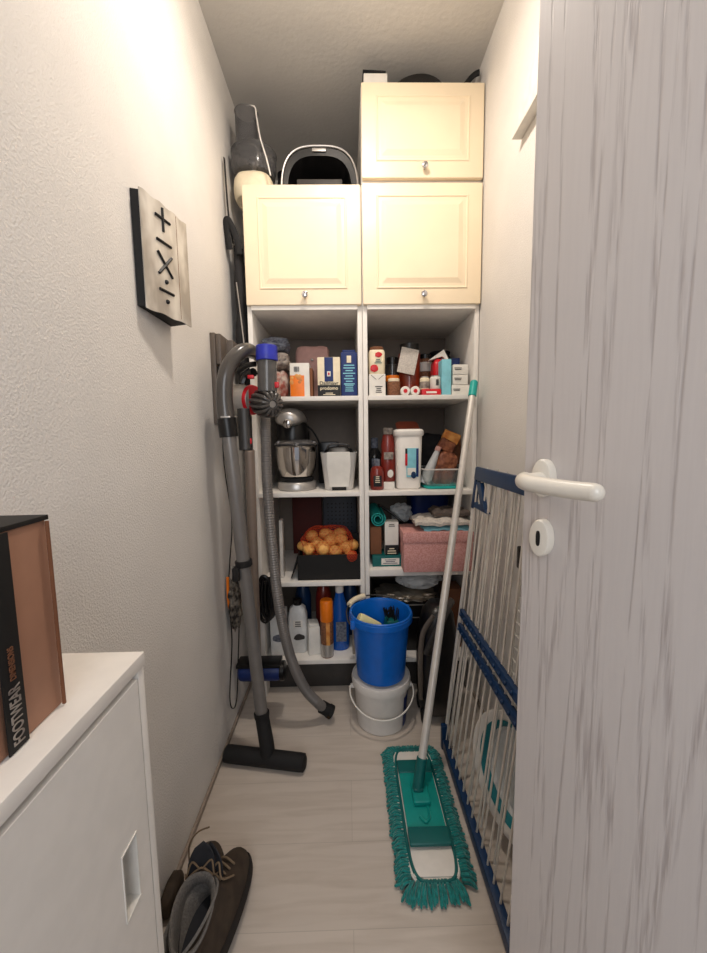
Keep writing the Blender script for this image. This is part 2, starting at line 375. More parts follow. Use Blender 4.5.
# door with a rectangular cut-out for the grip
b = MB(); z0, z1, y0, y1 = .05, .806, .036, .466; ya, yb, za, zb = .408, .437, .535, .622; xa, xb = -.286, -.271
b.bb(xa, xb, y0, ya, z0, z1, bev=0); b.bb(xa, xb, yb, y1, z0, z1, bev=0); b.bb(xa, xb, ya, yb, z0, za, bev=0); b.bb(xa, xb, ya, yb, zb, z1, bev=0)
dd = b.build('door', 'white', t)
b = MB(); b.bb(-.302, -.300, ya, yb, za, zb, bev=0); b.bb(-.3, -.270, ya-.0012, ya+.0002, za, zb, bev=0); b.bb(-.3, -.270, yb-.0002, yb+.0012, za, zb, bev=0)
b.bb(-.3, -.2695, ya-.0012, yb+.0012, za-.0012, za+.0003, bev=0); b.bb(-.3, -.2695, ya-.0012, yb+.0012, zb-.0003, zb+.0012, bev=0)
b.build('grip', 'trimw', dd)

# shoebox standing on end
bx1, by1, bz = -.303, .388, .8335
t = T('shoebox', 'orange-brown footwear box with black band standing on the white shoe cabinet', 'box', (-.36, .27, bz))
R = (0, 0, math.radians(2))
b = MB(); b.box((-.366, .262, bz+.099), (.118, .25, .197), rot=R, bev=.001); b.build('carton', 'cardor', t)
b = MB(); b.box((-.366, .262, bz+.2), (.122, .256, .005), rot=R, bev=.0008); b.box((-.366, .262-.01, bz+.1), (.1215, .012, .199), rot=R, bev=.0004)
b.build('black_band', 'cardblk', t)
b = MB(); b.box((-.3075, .3865, bz+.099), (.003, .0025, .196), rot=R, bev=.0005); b.build('lid_seam', 'brown', t)
b = MB(); b.box((-.3057, .3285, bz+.099), (.0014, .022, .1965), rot=R, bev=.0002); st = b.build('stripe', 'cardblk', t)
RT = Matrix(((0, 0, 1), (0, 1, 0), (-1, 0, 0)))   # placeholder orientation, replaced below
# text reads upwards on the +x face: local x -> +z, local y -> -y... normal +x
RT = Matrix((Vector((0, 0, 1)), Vector((0, -1, 0)), Vector((1, 0, 0)))).transposed()
text('FOOTWEAR', .0165, (-.3042, .3285, bz+.006), RT, 'beigepk', t, 'lettering', sx=.60)
text('DIMENSIONS', .0085, (-.3042, .3285, bz+.066), RT, 'brown', t, 'small_lettering', sx=.62)

t.location.x += .006; t.location.y += -.002
# ------------------------------------------------------------------ wedge sign on the left wall
t = T('wall_sign', 'wedge-shaped silvery wall plaque with plus, minus, times and divide signs', 'wall sign', (XL, .96, 1.40))
A = [(-.4515, .882), (-.434, .887), (-.399, 1.025), (-.4515, 1.045)]
MB().prism([(x, y, 1.402) for x, y in A], (0, 0, .241), bev=.0008).build('box_back', 'cardblk', t)
dv = Vector((-.399+.434, 1.025-.887, 0)); nl = dv.length; dv.normalize(); nv = Vector((dv.y, -dv.x, 0)); o0 = Vector((-.434, .887, 1.40))
def sp(a, h, n=.0): return o0+dv*a+Vector((0, 0, h))+nv*n
b = MB(); rings = []
for i in range(17):
    a = -.004+(nl+.012)*i/16; cv = .003*math.sin(PI*i/16)+.001
    rings.append([sp(a, -.002-.0015*math.sin(i*.9), cv+.0005), sp(a, .245+.002*math.sin(i*1.3), cv+.0005), sp(a, .245+.002*math.sin(i*1.3), cv+.003), sp(a, -.002-.0015*math.sin(i*.9), cv+.003)])
b.loft(rings).build('front_plate', 'sign', t, ang=50)
def sign_part(name, strokes, dots=()):
    b = MB()
    for a0, h0, a1, h1 in strokes:
        b.cyl(sp(a0, h0, .0075), sp(a1, h1, .0075), .0034, seg=6)
    for a, h in dots: b.blob(sp(a, h, .0075), (.011, .009, .011), 0, sub=2)
    b.build(name, 'ink', t)
sign_part('plus_sign', [(.036, .212, .084, .212), (.060, .184, .060, .240-.004)])
sign_part('minus_sign', [(.036, .160, .084, .160)])
sign_part('times_sign', [(.037, .086, .083, .136), (.037, .134, .083, .090)])
sign_part('divide_sign', [(.036, .052, .084, .052)], ((.060, .074), (.060, .030)))
b = MB(); b.cyl(sp(.108, .004, .0055), sp(.108, .243, .0055), .0012, seg=6); b.build('seam', 'brown', t)

# ------------------------------------------------------------------ lamp (above the frame) 
t = T('ceiling_lamp', 'round ceiling lamp above the middle of the pantry', 'lamp', (.03, .97, ZC))
MB().lathe([(.05, 0), (.05, .015), (.03, .03)], (.03, .97, ZC), (0, 0, -1)).build('socket', 'trimw', t)
MB().lathe([(.012, 0), (.014, .01), (.026, .03), (.03, .05), (.024, .07), (.01, .08)], (.03, .97, ZC-.03), (0, 0, -1)).build('bulb', 'lampglow', t)

# ------------------------------------------------------------------ food processor, fryer and things on top
c = Vector((-.352, 1.675, 2.0525))
t = T('food_processor', 'food processor with clear bowl and tall feed chute on top of the left cabinet', 'food processor', c)
b = MB(); b.lathe([(.070, 0), (.078, .012), (.080, .04), (.077, .07), (.068, .088), (.055, .096)], c, sq=3, seg=48); b.build('motor_base', 'cream', t)
b = MB(); b.lathe([(.060, .096), (.080, .100), (.087, .13), (.089, .178), (.086, .178), (.078, .106), (.055, .099)], c, capb=False, capt=False, seg=40); b.build('bowl', 'smoke', t)
b = MB(); b.lathe([(.0895, .176), (.091, .186), (.078, .198), (.03, .203)], c, capb=False, seg=40); b.build('bowl_lid', 'smoke', t)
cc = c+Vector((-.022, -.01, .196))
b = MB(); b.lathe([(.046, 0), (.044, .132), (.047, .138), (.042, .140), (.040, .13), (.041, .0)], cc, capb=False, capt=False, seg=36); b.build('feed_chute', 'smoke', t)
b = MB(); b.lathe([(.012, .10), (.012, .16), (.03, .165), (.012, .17)], c); b.build('spindle', 'white', t)
b = MB()
for k in range(3): b.box(c+Vector((.03*math.cos(k*2.1), .03*math.sin(k*2.1), .12+.018*k)), (.06, .012, .002), rot=(0, .2, k*2.1), bev=0)
b.build('blade', 'steel', t)
pt = [cc+Vector((.01, -.03, .143)), cc+Vector((.040, -.035, .136)), cc+Vector((.049, -.045, .09)), cc+Vector((.065, -.07, 0)), cc+Vector((.088, -.085, -.08)), cc+Vector((.103, -.09, -.145))]
b = MB(); b.tube(pt, .0028, 8); b.build('cord', 'white', t)
c = Vector((-.243, 1.73, 2.053))
t = T('glass_jar', 'small dark-lidded glass jar between food processor and black fryer', 'jar', c)
MB().lathe([(.026, 0), (.028, .01), (.028, .11), (.024, .13)], c).build('glass', 'glassd', t)
MB().lathe([(.026, .13), (.027, .15), (.022, .152)], c).build('lid', 'black', t)
# black arched appliance
c = Vector((-.089, 1.74, 2.053))
t = T('hot_air_fryer', 'black hooded kitchen appliance with pale rim on top of the left cabinet', 'appliance', c)
def arch(rx, rz, n=28, y=0, p=3.1, zoff=0):
    out = []
    for k in range(n+1):
        a = PI*k/n; ca, sa = math.cos(a), math.sin(a); q = (abs(ca)**p+abs(sa)**p)**(-1/p)
        out.append(c+Vector((rx*q*ca, y, zoff+rz*q*sa)))
    return out
b = MB(); rr = []
for y, k in ((-.10, .93), (-.09, .985), (0, 1), (.14, .96), (.16, .85)): rr.append(arch(.158*k, .205*k, y=y))
b.loft(rr, capb=False)
rr = [arch(.158*.93, .205*.93, y=-.10), arch(.128, .165, y=-.097), arch(.115, .145, y=-.03), arch(.1, .12, y=.03)]
b.loft(rr, capb=False); b.build('housing', 'black', t)
b = MB(); p = arch(.152, .199, y=-.1, n=36); b.tube(p[3:-3], .004, 8, 2); b.build('rim', 'silver', t)
b = MB(); b.lathe([(.085, 0), (.09, .03), (.085, .09), (.05, .1)], c+Vector((0, .0, .01)), seg=40, sy=.6); b.build('inner_drum', 'dgrey', t)
b = MB(); b.box(c+Vector((0, -.103, .182)), (.055, .006, .012), bev=.002); b.build('badge', 'silver', t)
b = MB(); b.bb(c.x-.09, c.x+.09, c.y-.105, c.y-.085, c.z+.001, c.z+.075, bev=.004); b.build('front_sill', 'dgrey', t)
# on the top cabinet
c = Vector((.13, 1.60, 2.401))
t = T('carton_box', 'small white carton with black lid lying on the top cabinet', 'box', c)
MB().box(c+Vector((0, 0, .024)), (.088, .07, .047), bev=.002).build('body', 'paperw', t); MB().box(c+Vector((-.004, 0, .054)), (.086, .072, .006), rot=(0, .05, 0), bev=.001).build('lid', 'blackm', t)
c = Vector((.30, 1.68, 2.401))
t = T('frying_pan', 'dark upturned frying pan lying on the top cabinet under the ceiling', 'pan', c)
MB().lathe([(.125, 0), (.128, .004), (.118, .044), (.106, .053), (.02, .056)], c, seg=48).build('pan_body', 'black', t)
b = MB(); b.tube([c+Vector((.118, -.02, .02)), c+Vector((.16, -.05, .035)), c+Vector((.20, -.085, .062)), c+Vector((.222, -.10, .064))], .011, 12, flat=(.6, (0, 0, 1))); b.build('handle', 'blackm', t)

# ------------------------------------------------------------------ black bag in the gap
c = at(235, 330, y=1.5)
t = T('garment_bag', 'long black fabric bag hanging in the gap beside the left cabinet', 'bag', (-.415, 1.49, 1.25))
b = MB(); R_ = []
for i in range(15):
    z = 1.25+.60*i/14; w = .022+.003*math.sin(i*1.3); x = -.408+.003*math.sin(i*.8)
    if i > 12: w *= .8
    R_.append([Vector((x+w*math.cos(a)*(1+.12*math.sin(5*a+i)), 1.60+.035*math.sin(a), z)) for a in [2*PI*k/16 for k in range(16)]])
b.loft(R_); b.build('bag_body', 'fabricb', t, ang=80)
b = MB(); b.tube([(-.434, 1.56, 1.83), (-.440, 1.55, 1.91), (-.436, 1.55, 1.935), (-.42, 1.55, 1.91), (-.402, 1.55, 1.86), (-.396, 1.555, 1.81)], .012, 8, flat=(.25, (1, 0, 0))); b.build('strap', 'blackm', t)
b = MB(); b.tube([(-.424, 1.575, 1.86), (-.436, 1.57, 1.97), (-.442, 1.57, 2.16)], .009, 8, flat=(.3, (0, 1, 0))); b.build('upper_strap', 'fabricb', t)
b = MB(); b.tube([(-.414, 1.561, 1.71), (-.405, 1.561, 1.61), (-.394, 1.558, 1.48)], .0025, 6); b.build('piping', 'silver', t)

# ------------------------------------------------------------------ stick vacuum on its dock
t = T('vacuum_dock', 'taupe plastic charging dock fixed on the left wall', 'charging dock', (XL, 1.40, 1.2))
b = MB(); b.bb(XL, XL+.018, 1.335, 1.47, 1.16, 1.465, bev=.004); b.bb(XL+.018, XL+.036, 1.338, 1.44, 1.36, 1.462, bev=.005); b.bb(XL+.018, XL+.06, 1.40, 1.46, 1.39, 1.455, bev=.004); b.build('dock_body', 'taupe', t)
b = MB(); b.bb(XL+.018, XL+.028, 1.342, 1.44, 1.20, 1.355, bev=.004); b.build('dock_inset', 'black', t)
g = lambda u, v, y: at(u, v, y=y)
t = T('stick_vacuum', 'cordless stick vacuum with blue filter and red accents hanging at left wall', 'vacuum cleaner', (-.33, 1.3, .16))
m0, m1 = g(233, 400, 1.375), g(254, 400, 1.345)
b = MB(); b.cyl(m0, m1, .056, .048, 36); b.build('motor_body', 'silver', t)
b = MB(); b.cyl(g(251.5, 400, 1.349), g(254.6, 400, 1.343), .0515, .049, 36); b.build('red_ring', 'red', t, label='red ring')
cy0 = g(260, 402, 1.335); cy1 = g(271.5, 404, 1.26)
b = MB(); b.cyl(cy0, cy1, .036, .036, 24)
ax = (cy1-cy0).normalized(); u_ = ax.orthogonal().normalized(); w_ = ax.cross(u_); cm = (cy0+cy1)/2
b.build('cyclone_core', 'dgrey', t)
for k in range(14):
    a = 2*PI*k/14; d = u_*math.cos(a)+w_*math.sin(a)
    MB().tube([cy0+d*.034, cm+d*.044, cy1+d*.036, cy1+d*.012+ax*.010], .0056, 8, 5).build('cyclone_fin', 'handle_grey', t)
b = MB(); b.cyl(cy1-ax*.002, cy1+ax*.009, .017, .012, 20); b.build('cyclone_cap', 'silver', t)
n0, n1 = g(267.5, 392, 1.28), g(267, 361, 1.28)
b = MB(); b.cyl(n0, n1, .0315, .031, 28); b.build('dust_bin', 'tank', t)
b = MB(); b.cyl(n1, g(266.5, 346, 1.28), .035, .034, 28); b.build('blue_filter', 'fblue', t, label='blue filter cap')
b = MB(); b.box(g(277, 385, 1.235), (.014, .012, .018), bev=.003); b.build('release_button', 'red', t, label='red release button')
b = MB(); b.tube([g(243, 384, 1.31), g(247, 376, 1.31), g(254, 372, 1.29)], .014, 10); b.tube([g(238, 372, 1.33), g(246, 366, 1.31), g(255, 364, 1.29)], .009, 10); b.build('trigger_guard', 'black', t)
b = MB(); b.box(g(251, 377, 1.275), (.02, .015, .012), bev=.003); b.build('trigger', 'red', t, label='dark red trigger')
h0, h1 = g(243.5, 412, 1.29), g(245.5, 450, 1.28)
b = MB(); b.tube([h0+Vector((0, 0, .01)), (h0+h1)/2, h1], .021, 16, 4, flat=(.75, (1, 0, 0))); b.build('battery_handle', 'dgrey', t)
b = MB(); b.box(g(251, 441, 1.262), (.005, .006, .018), bev=.001); b.build('red_clip', 'red', t, label='red clip')
w0, w1 = g(249.5, 450, 1.28), g(257, 660, 1.40)
b = MB(); b.cyl(w0, w1, .0165, seg=24); b.build('wand', 'tubebrown', t)
b = MB(); b.cyl(w1+Vector((0, 0, -.055)), w1+Vector((0, 0, .0)), .018, seg=20); b.build('neck', 'black', t)
b = MB(); b.lathe([(.025, 0), (.034, .008), (.036, .02), (.036, .15), (.034, .16), (.025, .168)], (-.434, 1.43, .2), (1, 0, 0), 28); b.build('floor_head', 'dblue', t, label='dark blue floor head')
b = MB(); b.bb(-.438, -.268, 1.402, 1.468, .226, .242, bev=.004); b.lathe([(.03, 0), (.037, .006), (.037, .02), (.03, .024)], (-.276, 1.43, .2), (1, 0, 0), 24); b.build('head_cover', 'black', t)

# ------------------------------------------------------------------ canister vacuum wand, handle and hose
t = T('vacuum_hose', 'grey vacuum tube with curved handle, floor nozzle and ribbed hose leaning at left', 'vacuum hose', (-.30, 1.2, 0))
nz0, nz1 = Vector((-.436, 1.232, .028)), Vector((-.152, 1.182, .028))
b = MB(); d = (nz1-nz0).normalized(); b.lathe([(.018, 0), (.0265, .005), (.0275, .02), (.0275, (nz1-nz0).length-.02), (.0265, (nz1-nz0).length-.005), (.018, (nz1-nz0).length)], nz0, d, 24, sy=1.0); b.build('floor_nozzle', 'blackm', t)
nk = (nz0*.46+nz1*.54); nt = at(261.5, 712, y=1.24)
b = MB(); b.tube([nk+Vector((0, 0, .01)), nk+Vector((-.004, .008, .05)), nt+Vector((.003, -.004, -.02)), nt], .023, 16, 5, rf=lambda i, n: .026-.004*i/n if i < n-5 else .026); b.build('nozzle_neck', 'blackm', t)
ps = [nt+Vector((0, 0, .0)), at(244, 566, y=1.235), at(229, 436, y=1.23)]
b = MB(); b.cyl(ps[0], ps[1], .0208, .0208, 24); b.build('lower_tube', 'tubegrey', t)
b = MB(); b.cyl(ps[1], ps[2], .0218, .0222, 24); b.build('upper_tube', 'tubegrey', t)
b = MB(); b.cyl(at(243.3, 560, y=1.235), at(244, 566, y=1.235), .0275, .0275, 24); b.box(at(236.5, 574, y=1.215), (.022, .03, .045), bev=.005); b.build('tube_clamp', 'blackm', t)
b = MB(); b.cyl(at(229, 437, y=1.23), at(226.5, 418, y=1.23), .0285, .029, 24); b.build('collar', 'black', t)
b = MB(); b.tube([at(226.5, 420, y=1.23), at(224.5, 400, y=1.23), at(225, 381, y=1.23), at(229, 366, y=1.24), at(238, 354, y=1.26), at(247, 350, y=1.29), at(254, 353, y=1.35)], .0235, 20, 6, rf=lambda i, n: .0265-.005*i/n); b.build('curved_handle', 'handle_grey', t)
b = MB(); b.box(at(225.5, 417, y=1.20), (.03, .006, .006), bev=.002); b.build('slide_button', 'silver', t)
hp = [at(254, 353, y=1.35), at(262, 362, y=1.38), at(265, 385, y=1.40), at(265.5, 420, y=1.395), at(267, 480, y=1.375), at(272, 545, y=1.35), at(279, 605, y=1.33), at(290, 655, y=1.34), at(304, 687, y=1.36), at(318, 703, y=1.385), at(325, 708.5, y=1.40)]
b = MB(); b.tube(hp, .0185, 14, 100, rf=lambda i, n: .0190 if (i//2) % 2 else .0174); b.build('ribbed_hose', 'hose', t, ang=60)
e0, e1 = hp[-1], at(332, 712.5, y=1.40); b = MB(); b.cyl(hp[-1]-(e1-hp[-1])*.6, e0+(e1-e0)*.5, .0235, .0235, 24); b.cyl(e0+(e1-e0)*.45, e1, .026, .026, 24); b.build('hose_coupling', 'blackm', t)

# cords and small hanging things
b = MB(); cp = [(-.446, 1.40, 1.17), (-.446, 1.41, 1.0), (-.444, 1.46, .80), (-.446, 1.42, .65), (-.446, 1.38, .52), (-.446, 1.40, .35), (-.445, 1.34, .16), (-.444, 1.37, .09), (-.444, 1.42, .10), (-.444, 1.46, .24), (-.443, 1.49, .38), (-.442, 1.47, .50)]
tag(b.tube(cp, .0024, 6).build('power_cord', 'black', loc=cp[0]), 'thin black power cord hanging down the left wall below the dock', 'cord')
c = Vector((-.425, 1.385, .50))
t = T('folding_umbrella', 'small folded dark umbrella with spotted pattern hanging by left wall behind the tube', 'umbrella', c)
b = MB(); b.blob(c+Vector((.002, -.005, .0)), (.044, .07, .20), .3, 3, 2, 4, rot=(.1, 0, 0)); b.build('canopy', 'pattern', t)
b = MB(); b.tube([c+Vector((-.012, -.03, .11)), c+Vector((-.013, -.03, .02)), c+Vector((-.008, -.02, -.04))], .005, 8); b.build('orange_strap', 'orange', t, label='orange strap')
b = MB(); b.tube([c+Vector((.005, 0, .09)), c+Vector((.002, 0, .14))], .008, 10, 1); b.build('handle', 'silver', t)
b = MB()
for k in range(5):
    r = .100-.010*k; b.tube([Vector((-.340+.010*k+(.026-.003*k)*math.cos(a), 1.505+.006*k, .46+r*math.sin(a)+.004*math.sin(3*a+k))) for a in [2*PI*j/28 for j in range(28)]], .0075, 8, closed=True)
tag(b.build('cable_coil', 'black', loc=(-.335, 1.505, .46)), 'coil of black cable hanging in front of the left cabinet side', 'cable')

# ------------------------------------------------------------------ shelf helpers
def pb(u0, u1, vt, y, dep, z0, bev=.002, rot=None, top=(1, 1), b=None):
    vb = 600; a0 = at(u0, vt, y=y); a1 = at(u1, vt, y=y); x0, x1, z1 = a0.x, a1.x, a0.z
    return (x0+x1)/2, x1-x0, z1-z0
def carton(name, label, cat, u0, u1, vt, y, dep, z0, m, group=None, bev=.002):
    cx, w, h = pb(u0, u1, vt, y, dep, z0)
    t = T(name, label, cat, (cx, y+dep/2, z0), group)
    MB().box((cx, y+dep/2, z0+h/2), (w, dep, h), bev=bev).build('carton', m, t)
    return t, cx, w, h
def lab(t, cx, y, z, w, h, m, name='printed_label'):
    return MB().box((cx, y, z), (w, .0012, h), bev=.0003).build(name, m, t)
def lines(t, cx, y, z, w, h, n, m, name='print'):
    b = MB(); rnd = random.Random(int(abs(cx)*1000)+n)
    for k in range(n):
        ww = w*(.5+.5*rnd.random()); b.box((cx, y, z+h/2-h*(k+.5)/n), (ww, .0008, h/n*.42), bev=0)
    return b.build(name, m, t)
def barcode(t, cx, y, z, w, h):
    b = MB(); rnd = random.Random(5)
    for k in range(9): b.box((cx-w/2+w*(k+.5)/9, y, z), (w/9*(.3+.4*rnd.random()), .0008, h), bev=0)
    return b.build('barcode', 'ink', t)
Z1, Z2, Z3, Z4 = 1.2725, .8885, .5135, .1705

# ---------- left, upper shelf
for (cx, cy, cz, sx, sy, sz, m, lb) in ((-.272, 1.67, Z1+.062, .06, .09, .105, 'redpk', 'red and white packet lowest in the pile at the left end of the upper shelf'),
        (-.275, 1.68, Z1+.156, .085, .11, .066, 'beigepk', 'beige crumpled packet in the middle of the upper left shelf pile'),
        (-.290, 1.69, Z1+.226, .105, .12, .058, 'greypk', 'blue-grey packet topmost in the pile on the upper left shelf')):
    b = MB(); b.blob((cx, cy, cz), (sx, sy, sz), .16, 2.5, cx*90, 4, boxy=4); tag(b.build('food_packet', m, loc=(cx, cy, cz-sz/2)), lb, 'packet', 'packets piled on the upper left shelf')
t, cx, w, h = carton('juice_carton', 'orange and white carton with fruit picture on the upper left shelf', 'carton', 289.5, 309, 363, 1.59, .085, Z1, 'paperw')
lab(t, cx-.010, 1.589, Z1+h*.33, w-.022, h*.62, 'orange', 'orange_print'); barcode(t, cx-.012, 1.589, Z1+h*.82, .022, .020)
b = MB()
for k in range(9): b.blob((cx-.012+.02*math.sin(k*2.2), 1.589, Z1+h*(.52+.10*math.cos(k*1.7))), (.018, .002, .018), 0, sub=2)
b.build('fruit_print', 'pouch', t)
MB().bb(cx+w/2+.0002, cx+w/2+.012, 1.60, 1.67, Z1, Z1+h*.86, bev=.001).build('side_flap', 'brown', t)
c = Vector((-.145, 1.80, Z1)); t = T('toiletry_bag', 'dusty pink pouch behind the cartons on the upper left shelf', 'pouch', c)
b = MB(); b.blob(c+Vector((0, 0, .125)), (.150, .08, .235), .035, 2, 4, 4, boxy=9); b.build('pouch_body', 'pinkp', t); MB().blob(c+Vector((0, -.05, .18)), (.012, .008, .012), 0).build('snap', 'silver', t)
t, cx, w, h = carton('coffee_pack', 'cream and black ground coffee pack with blue stripe on the upper left shelf', 'coffee', 317, 340, 357, 1.59, .06, Z1, 'cream', bev=.004)
lab(t, cx, 1.5895, Z1+h*.15, w-.001, h*.30, 'ink', 'black_band'); lab(t, cx, 1.589, Z1+h*.69, w*.38, h*.6, 'dblue', 'blue_stripe'); lab(t, cx, 1.588, Z1+h*.58, .014, .02, 'paperw', 'crest')
b = MB(); b.blob((cx, 1.5872, Z1+h*.58), (.008, .002, .012), 0, sub=2); b.build('crest_mark', 'red', t)
text('Dallmayr', .021, (cx, 1.5876, Z1+h*.345), FRONT, 'ink', t, align='CENTER'); text('prodomo', .019, (cx, 1.5876, Z1+h*.22), FRONT, 'cream', t, align='CENTER'); lines(t, cx, 1.5885, Z1+h*.08, w*.6, .012, 2, 'cream', 'small_print')
t, cx, w, h = carton('coffee_pack', 'dark blue coffee pack beside the cream and black one on the upper left shelf', 'coffee', 340.6, 357, 352, 1.60, .06, Z1, 'dblue', bev=.005)
lab(t, cx, 1.5992, Z1+h*.84, .018, .028, 'cream', 'cream_label'); lines(t, cx, 1.599, Z1+h*.5, w*.75, .085, 8, 'lblue', 'print'); lines(t, cx, 1.599, Z1+h*.2, w*.55, .03, 4, 'lblue', 'small_print')
b = MB(); b.box((cx, 1.63, Z1+h+.006), (w*.8, .045, .014), rot=(.15, 0, 0), bev=.004); b.build('folded_top', 'dblue', t)
# ---------- right, upper shelf
t, cx, w, h = carton('milk_carton', 'white carton with creased folded top standing lowest at left on the upper right shelf', 'carton', 369, 385.5, 374, 1.585, .065, Z1, 'paperw')
b = MB(); b.cyl((cx-.026, 1.584, Z1+h-.004), (cx-.004, 1.584, Z1+h-.022), .0008, seg=5); b.cyl((cx+.026, 1.584, Z1+h-.004), (cx+.004, 1.584, Z1+h-.022), .0008, seg=5); b.build('crease', 'ink', t)
lines(t, cx+.006, 1.584, Z1+.028, w*.5, .03, 4, 'ink', 'print')
zz = Z1+h+.0005
t = T('preserve_jar', 'tall jar with pink fruit label and brown lid stacked on the white carton', 'jar', (cx, 1.62, zz))
w2 = w*.49
MB().lathe([(w2*.9, 0), (w2, .006), (w2, .088), (w2*.9, .096)], (cx, 1.62, zz), sq=5, seg=40).build('jar_body', 'cream', t); MB().lathe([(w2*.86, .096), (w2*.88, .108), (w2*.8, .11)], (cx, 1.62, zz)).build('lid', 'brown', t)
b = MB(); b.blob((cx-.012, 1.592-.006, zz+.022), (.034, .004, .03), .1, sub=2); b.blob((cx+.006, 1.592-.006, zz+.075), (.03, .004, .022), .3, seed=3, sub=2); b.build('fruit_print', 'red', t); lines(t, cx+.004, 1.586, zz+.05, .03, .02, 3, 'teald', 'print')
def jar(name, label, cat, cx, cy, z0, r, h, body, lidm, lh=.014, group=None, labelm=None, lbl=(.3, .6)):
    t = T(name, label, cat, (cx, cy, z0), group)
    MB().lathe([(r*.9, 0), (r, .004), (r, h*.82), (r*.8, h-lh)], (cx, cy, z0)).build('jar_body', body, t)
    MB().lathe([(r*.85, h-lh), (r*.88, h-.002), (r*.8, h)], (cx, cy, z0)).build('lid', lidm, t)
    if labelm: MB().lathe([(r+.0006, h*lbl[0]), (r+.0006, h*lbl[1])], (cx, cy, z0), capb=False, capt=False).build('printed_label', labelm, t)
    return t
jar('spice_jar', 'low brown-filled jar at the front of the upper right shelf beside the milk carton', 'jar', .200, 1.61, Z1, .027, .073, 'jarbrown', 'cream')
jar('dark_jar', 'dark jar with orange band behind the low brown jar on the upper right shelf', 'jar', .205, 1.70, Z1, .030, .175, 'glassd', 'black', .03, labelm='orange', lbl=(.42, .56))
jar('tomato_jar', 'large tomato-red jar with dark lid holding up a folded newspaper slip', 'jar', .282, 1.72, Z1, .048, .235, 'tomato', 'black', .045)
jar('sauce_jar', 'tall slim jar with white label and brown contents behind the small tins', 'jar', .362, 1.77, Z1, .033, .200, 'jarbrown', 'black', .02, labelm='paperw', lbl=(.62, .82))
jar('dark_tin', 'black round tin at the back of the upper right shelf behind the red bag', 'tin', .450, 1.86, Z1, .055, .23, 'black', 'blackm')
b = MB(); p0 = at(397, 372, y=1.655); b.box(at(408, 361, y=1.655), (.075, .003, .108), rot=(-.12, .22, 0), bev=.0008)
o = b.build('paper_slip', 'newsp', loc=at(408, 374, y=1.655)); tag(o, 'printed grey paper slip leaning against the large tomato jar', 'paper'); lines(o, .0, .0, .0, .0, .0, 0, 'ink') if False else None
for u, lb in ((405.5, 'left of two white rolls with a red centre lying on the upper right shelf'), (415.5, 'right of two white rolls with a red centre lying on the upper right shelf')):
    c = at(u, 391, y=1.575); c.z = Z1+.0195
    t = T('bread_roll_tube', lb, 'roll', (c.x, c.y, Z1), 'white rolls with red centres'); t.name = 'white_roll'
    MB().lathe([(.016, 0), (.0193, .004), (.0193, .055), (.016, .06)], c, (0, 1, 0), 28).build('roll', 'paperw', t); MB().lathe([(.008, 0), (.008, .002)], c+Vector((0, -.002, 0)), (0, 1, 0), 18).build('red_centre', 'red', t)
t, cx, w, h = carton('red_box', 'flat red box under the two small tins on the upper right shelf', 'box', 422, 441, 389, 1.575, .06, Z1, 'red')
lab(t, cx, 1.5745, Z1+.013, w*.55, .008, 'paperw')
zr = Z1+h+.0005
jar('small_tin', 'small pale tin with dark print on the left of the flat red box', 'tin', cx-.022, 1.607, zr, .0195, .052, 'cream', 'silver', .004, 'tins on the flat red box', labelm='beigepk', lbl=(.1, .6))
tt = jar('small_tin', 'small white tin with barcode on the right of the flat red box', 'tin', cx+.021, 1.603, zr, .0225, .055, 'paperw', 'silver', .004, 'tins on the flat red box')
barcode(tt, cx+.025, 1.58, zr+.026, .012, .024)
c = Vector((.404, 1.68, Z1)); b = MB(); b.blob(c+Vector((0, 0, .084)), (.062, .08, .155), .12, 2, 5, 4, boxy=4); o = b.build('snack_bag', 'red', loc=c); tag(o, 'glossy red bag with white folded top behind the light blue box', 'bag')
b = MB(); b.prism([c+Vector((-.05, -.02, .155)), c+Vector((.015, -.02, .20)), c+Vector((.04, -.02, .15)), c+Vector((.033, -.02, .145)), c+Vector((.01, -.02, .172))], (0, .05, 0)); b.build('bag_top', 'paperw', o, label='white folded top')
t, cx, w, h = carton('tall_carton', 'tall light blue carton on the upper right shelf beside the white boxes', 'carton', 442, 451.5, 359, 1.58, .07, Z1, 'lblue')
t, cx, w, h = carton('blue_carton', 'dark blue carton partly hidden behind the stack of white boxes', 'carton', 452, 460, 358, 1.68, .06, Z1, 'dblue')
for k, (u0, u1, hh, lb) in enumerate(((452, 469.5, .043, 'bottommost of three small white boxes stacked on the upper right shelf'), (453, 468, .040, 'middle one of three small white boxes stacked on the upper right shelf'), (453, 468, .040, 'topmost of three small white boxes stacked on the upper right shelf'))):
    z0 = Z1+[0, .0435, .084][k]; a0, a1 = at(u0, 380, y=1.58), at(u1, 380, y=1.58)
    t = T('medicine_box', lb, 'box', ((a0.x+a1.x)/2, 1.61, z0), 'stacked small white boxes'); MB().bb(a0.x, a1.x, 1.58, 1.64, z0, z0+hh-.001, bev=.0015).build('carton', 'paperw', t); lines(t, a0.x+.02, 1.579, z0+.022, .03, .012, 2, 'dgrey', 'print')

